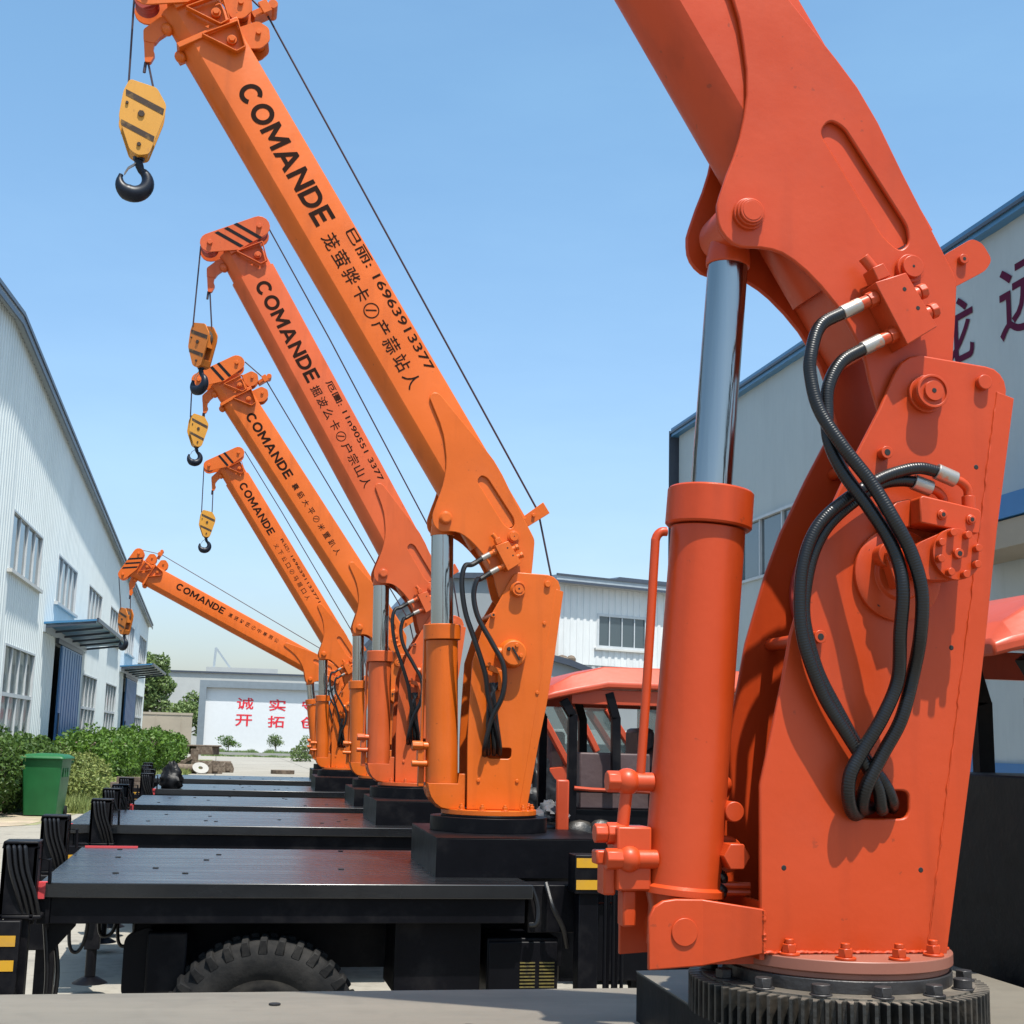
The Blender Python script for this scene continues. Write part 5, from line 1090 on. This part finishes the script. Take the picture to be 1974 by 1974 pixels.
# ------------------------------------------------------------------ scrap and tarps
Sc = thing('machine_base', 'rusty hexagonal machine base lying on the concrete beyond the truck decks', 'machine part', (-.60, 72, 0), group='rusty machine parts left on the yard')
Sc.scale = (.65, .65, .78)
q = MB(); q.cyl((0, 0, .95), (0, 0, 1.45), 1.15, seg=6); q.box(-1.3, 1.3, -1.0, 1.0, 1.45, 1.55); q.box(-1.0, -.4, -1.05, -.9, .55, 1.3); q.build('pedestal', 'rust', Sc, bevel=.03)
q = MB(); q.box(-1.7, 2.1, -1.2, 1.2, 0, .55); q.beam((-1.9, -1.0, .2), (-.9, -1.2, .75), .3, .25); q.build('skid_frame', 'rust', Sc, bevel=.03)
Sc = thing('rusty_roller', 'rusty drum with a pale round end plate lying on the yard behind the truck decks', 'machine part', (-.75, 64, 0), group='rusty machine parts left on the yard')
q = MB(); q.cyl((-1.25, 0, .24), (-.05, 0, .20), .20, seg=20); q.build('drum', 'rust', Sc)
q = MB(); q.lathe([(.10, 0), (.36, 0), (.36, .04), (.10, .04)], (.10, -.25, .24), (.15, -.62, .77), 28, closed=True); q.build('end_plate', 'kerb', Sc)
for lb, lx, ly, sc_ in (('blocky rusty gearbox casing lying right of the pale round end plate', -.08, 64.5, .52), ('smaller rusty block lying at the right end of the scrap pile', .52, 67, .42)):
    Sc = thing('gearbox_casing', lb, 'machine part', (lx, ly, 0), R(12), group='rusty machine parts left on the yard', scale=sc_)
    q = MB(); q.prism([(-.6, 0), (-.7, .6), (-.2, 1.15), (.5, 1.05), (.75, .45), (.7, 0)], -.4, .4); q.build('casing', 'rust', Sc, bevel=.04)
    q = MB(); q.box(-.2, .3, -.55, -.4, .2, .7); q.build('cover', 'rust', Sc, bevel=.02)
q = MB(); q.cyl((1.4, .5, .0), (1.4, .5, .18), .55, seg=20); o = q.build('steel_disc', 'rust', None, bevel=.01); o.location = (1.7, 66, 0); tag(o, 'flat rusty steel disc lying on the pale concrete past the scrap', 'disc')
def lump(name, label, cat, loc, sc, m, seed, tall=1.):
    rng_ = random.Random(seed); q = MB(); n = 20; k = 28; vs = []; fs = []
    for i in range(n + 1):
        for j in range(k):
            a = math.pi * i / n; b = 2 * math.pi * j / k; p = Vector((math.sin(a) * math.cos(b), math.sin(a) * math.sin(b), math.cos(a)))
            r_ = 1 + .35 * noise.noise(p * 1.7 + Vector((seed, 0, 0))) + .30 * noise.noise(p * 4 + Vector((seed, 0, 0))) + .28 * abs(noise.noise(p * 7))
            wd = 1 - .45 * max(0, p.z); vs.append((p.x * sc[0] * r_ * wd, p.y * sc[1] * r_ * wd, max(0, (p.z * r_ * .6 + .45) * sc[2])))
    for i in range(n):
        for j in range(k): fs.append((i * k + j, i * k + (j + 1) % k, (i + 1) * k + (j + 1) % k, (i + 1) * k + j))
    q.add(vs, fs); o = q.build(name, m, None, angle=60); o.location = loc; tag(o, label, cat); return o
lump('tarpaulin_bag', 'crumpled black tarpaulin bag slumped on the end of a far truck deck', 'bag', (-.50, 16.75, 1.121), (.13, .13, .27), 'tarp', 3)
for (x_, y_, z_) in ((-1.0, 16.75, 1.125), (-1.05, 20.7, 1.125)):
    pass
q = MB(); q.box(-.36, .1, -.05, .08, 0, .06); q.box(-.30, .1, .02, .10, .06, .12); o = q.build('steel_offcut', 'rust', None, bevel=.004); o.location = (-.80, 16.6, 1.123); tag(o, 'short rusty steel channel lying by the black tarpaulin bag', 'steel bar')
lump('plastic_sheet', 'grey crumpled plastic sheet lying behind the foot of the second mast', 'plastic sheet', (1.80, 7.42, 1.335), (.085, .14, .10), 'grey_plastic', 9)
lump('plastic_cover', 'dark film-wrapped wheel arch bundle below the second cab pillar', 'plastic cover', (2.42, 10.7, 1.121), (.20, .3, .55), 'tarp', 13)

Vn = thing('van', 'white van seen through the posts beside the second mast', 'van', (5.0, 24.0, 0))
q = MB(); q.prism(rounded([(0, .35), (0, 1.75), (.25, 2.0), (3.1, 2.0), (3.75, 1.25), (4.45, 1.05), (4.5, .35)], .12), 0, 1.75); q.build('body', 'frame', Vn, bevel=.05)
for xa, xb in ((.2, 1.15), (1.25, 2.2)): q = MB(); q.box(xa, xb, -.012, 0, 1.2, 1.75); q.build('side_window', 'glass', Vn)
q = MB(); q.prism([(2.3, 1.2), (2.3, 1.75), (2.95, 1.75), (3.45, 1.2)], -.012, 0); q.build('front_window', 'glass', Vn)
for xa in (.85, 3.65):
    for sg_ in (0, 1.55): q = MB(); q.cyl((xa, sg_ - .01, .33), (xa, sg_ + .2, .33), .33, seg=28); wh = q.build('wheel', 'rubber', Vn); q = MB(); q.cyl((xa, sg_ - .02, .33), (xa, sg_ - .01, .33), .18, seg=20); q.build('rim', 'frame', wh)
for xa in (4.44,): q = MB(); q.ball((xa, .3, .85), .12, 12, (.5, 1, .8)); q.build('headlight', 'fit', Vn)

# ------------------------------------------------------------------ light, sky, camera
SUN = Vector((.10, -.345, .933)).normalized()
el = math.asin(SUN.z); az = math.atan2(SUN.x, SUN.y)
wn = SC.world; wn.use_nodes = True; nt = wn.node_tree; bg = nt.nodes['Background']
sk = nt.nodes.new('ShaderNodeTexSky'); sk.sky_type = 'NISHITA'; sk.sun_disc = False; sk.sun_elevation = el; sk.sun_rotation = az
sk.air_density = 1.15; sk.dust_density = 1.9; sk.ozone_density = 2.2; sk.altitude = 0
tint = nt.nodes.new('ShaderNodeMix'); tint.data_type = 'RGBA'; tint.blend_type = 'MULTIPLY'; tint.inputs[0].default_value = 1; 
tcw = nt.nodes.new('ShaderNodeTexCoord'); mpw = nt.nodes.new('ShaderNodeMapping'); mpw.inputs['Scale'].default_value = (1, 1, 3.5); nw = nt.nodes.new('ShaderNodeTexNoise'); nw.inputs['Scale'].default_value = 2.4; nw.inputs['Detail'].default_value = 7; nw.inputs['Roughness'].default_value = .6
nt.links.new(tcw.outputs['Generated'], mpw.inputs[0]); nt.links.new(mpw.outputs[0], nw.inputs[0])
crw = nt.nodes.new('ShaderNodeValToRGB'); crw.color_ramp.elements[0].position = .42; crw.color_ramp.elements[1].position = .78; crw.color_ramp.elements[0].color = (1.0, 1.0, 1.0, 1); crw.color_ramp.elements[1].color = (1.14, 1.10, 1.05, 1)
nt.links.new(nw.outputs['Fac'], crw.inputs[0])
sz = nt.nodes.new('ShaderNodeSeparateXYZ'); nt.links.new(tcw.outputs['Generated'], sz.inputs[0])
cz = nt.nodes.new('ShaderNodeValToRGB'); cz.color_ramp.elements[0].position = .0; cz.color_ramp.elements[1].position = .45; cz.color_ramp.elements[0].color = (.98, .99, 1.12, 1); cz.color_ramp.elements[1].color = (.92, 1.17, 1.19, 1); nt.links.new(sz.outputs[2], cz.inputs[0])
mz = nt.nodes.new('ShaderNodeMix'); mz.data_type = 'RGBA'; mz.blend_type = 'MULTIPLY'; mz.inputs[0].default_value = 1; nt.links.new(crw.outputs[0], mz.inputs[6]); nt.links.new(cz.outputs[0], mz.inputs[7]); nt.links.new(mz.outputs[2], tint.inputs[7])
nt.links.new(sk.outputs[0], tint.inputs[6]); nt.links.new(tint.outputs[2], bg.inputs['Color']); bg.inputs['Strength'].default_value = .125
ld_ = bpy.data.lights.new('sun', 'SUN'); ld_.energy = 5.0; ld_.angle = R(.5); ld_.color = (1., .955, .88)
lo_ = bpy.data.objects.new('sun', ld_); COL.objects.link(lo_); lo_.rotation_euler = (-SUN).to_track_quat('-Z', 'Y').to_euler(); lo_.location = (0, -5, 30)
y_, p_, r_ = R(CAM_YAW), R(CAM_PITCH), R(CAM_ROLL)
fw = Vector((math.sin(y_) * math.cos(p_), math.cos(y_) * math.cos(p_), math.sin(p_))); rt = Vector((math.cos(y_), -math.sin(y_), 0)); upv = rt.cross(fw)
r2 = rt * math.cos(r_) + upv * math.sin(r_); u2 = -rt * math.sin(r_) + upv * math.cos(r_)
cd = bpy.data.cameras.new('camera'); cam = bpy.data.objects.new('camera', cd); COL.objects.link(cam)
mw = Matrix((( r2.x, u2.x, -fw.x, 0), (r2.y, u2.y, -fw.y, 0), (r2.z, u2.z, -fw.z, 1.75), (0, 0, 0, 1))); cam.matrix_world = mw
cd.sensor_width = 36; cd.lens = 36 * 2594 / 1932; cd.clip_end = 3000; cd.clip_start = .05
SC.camera = cam
SC.view_settings.view_transform = 'Standard'; SC.view_settings.look = 'None'; SC.view_settings.gamma = 1.; SC.view_settings.exposure = .60
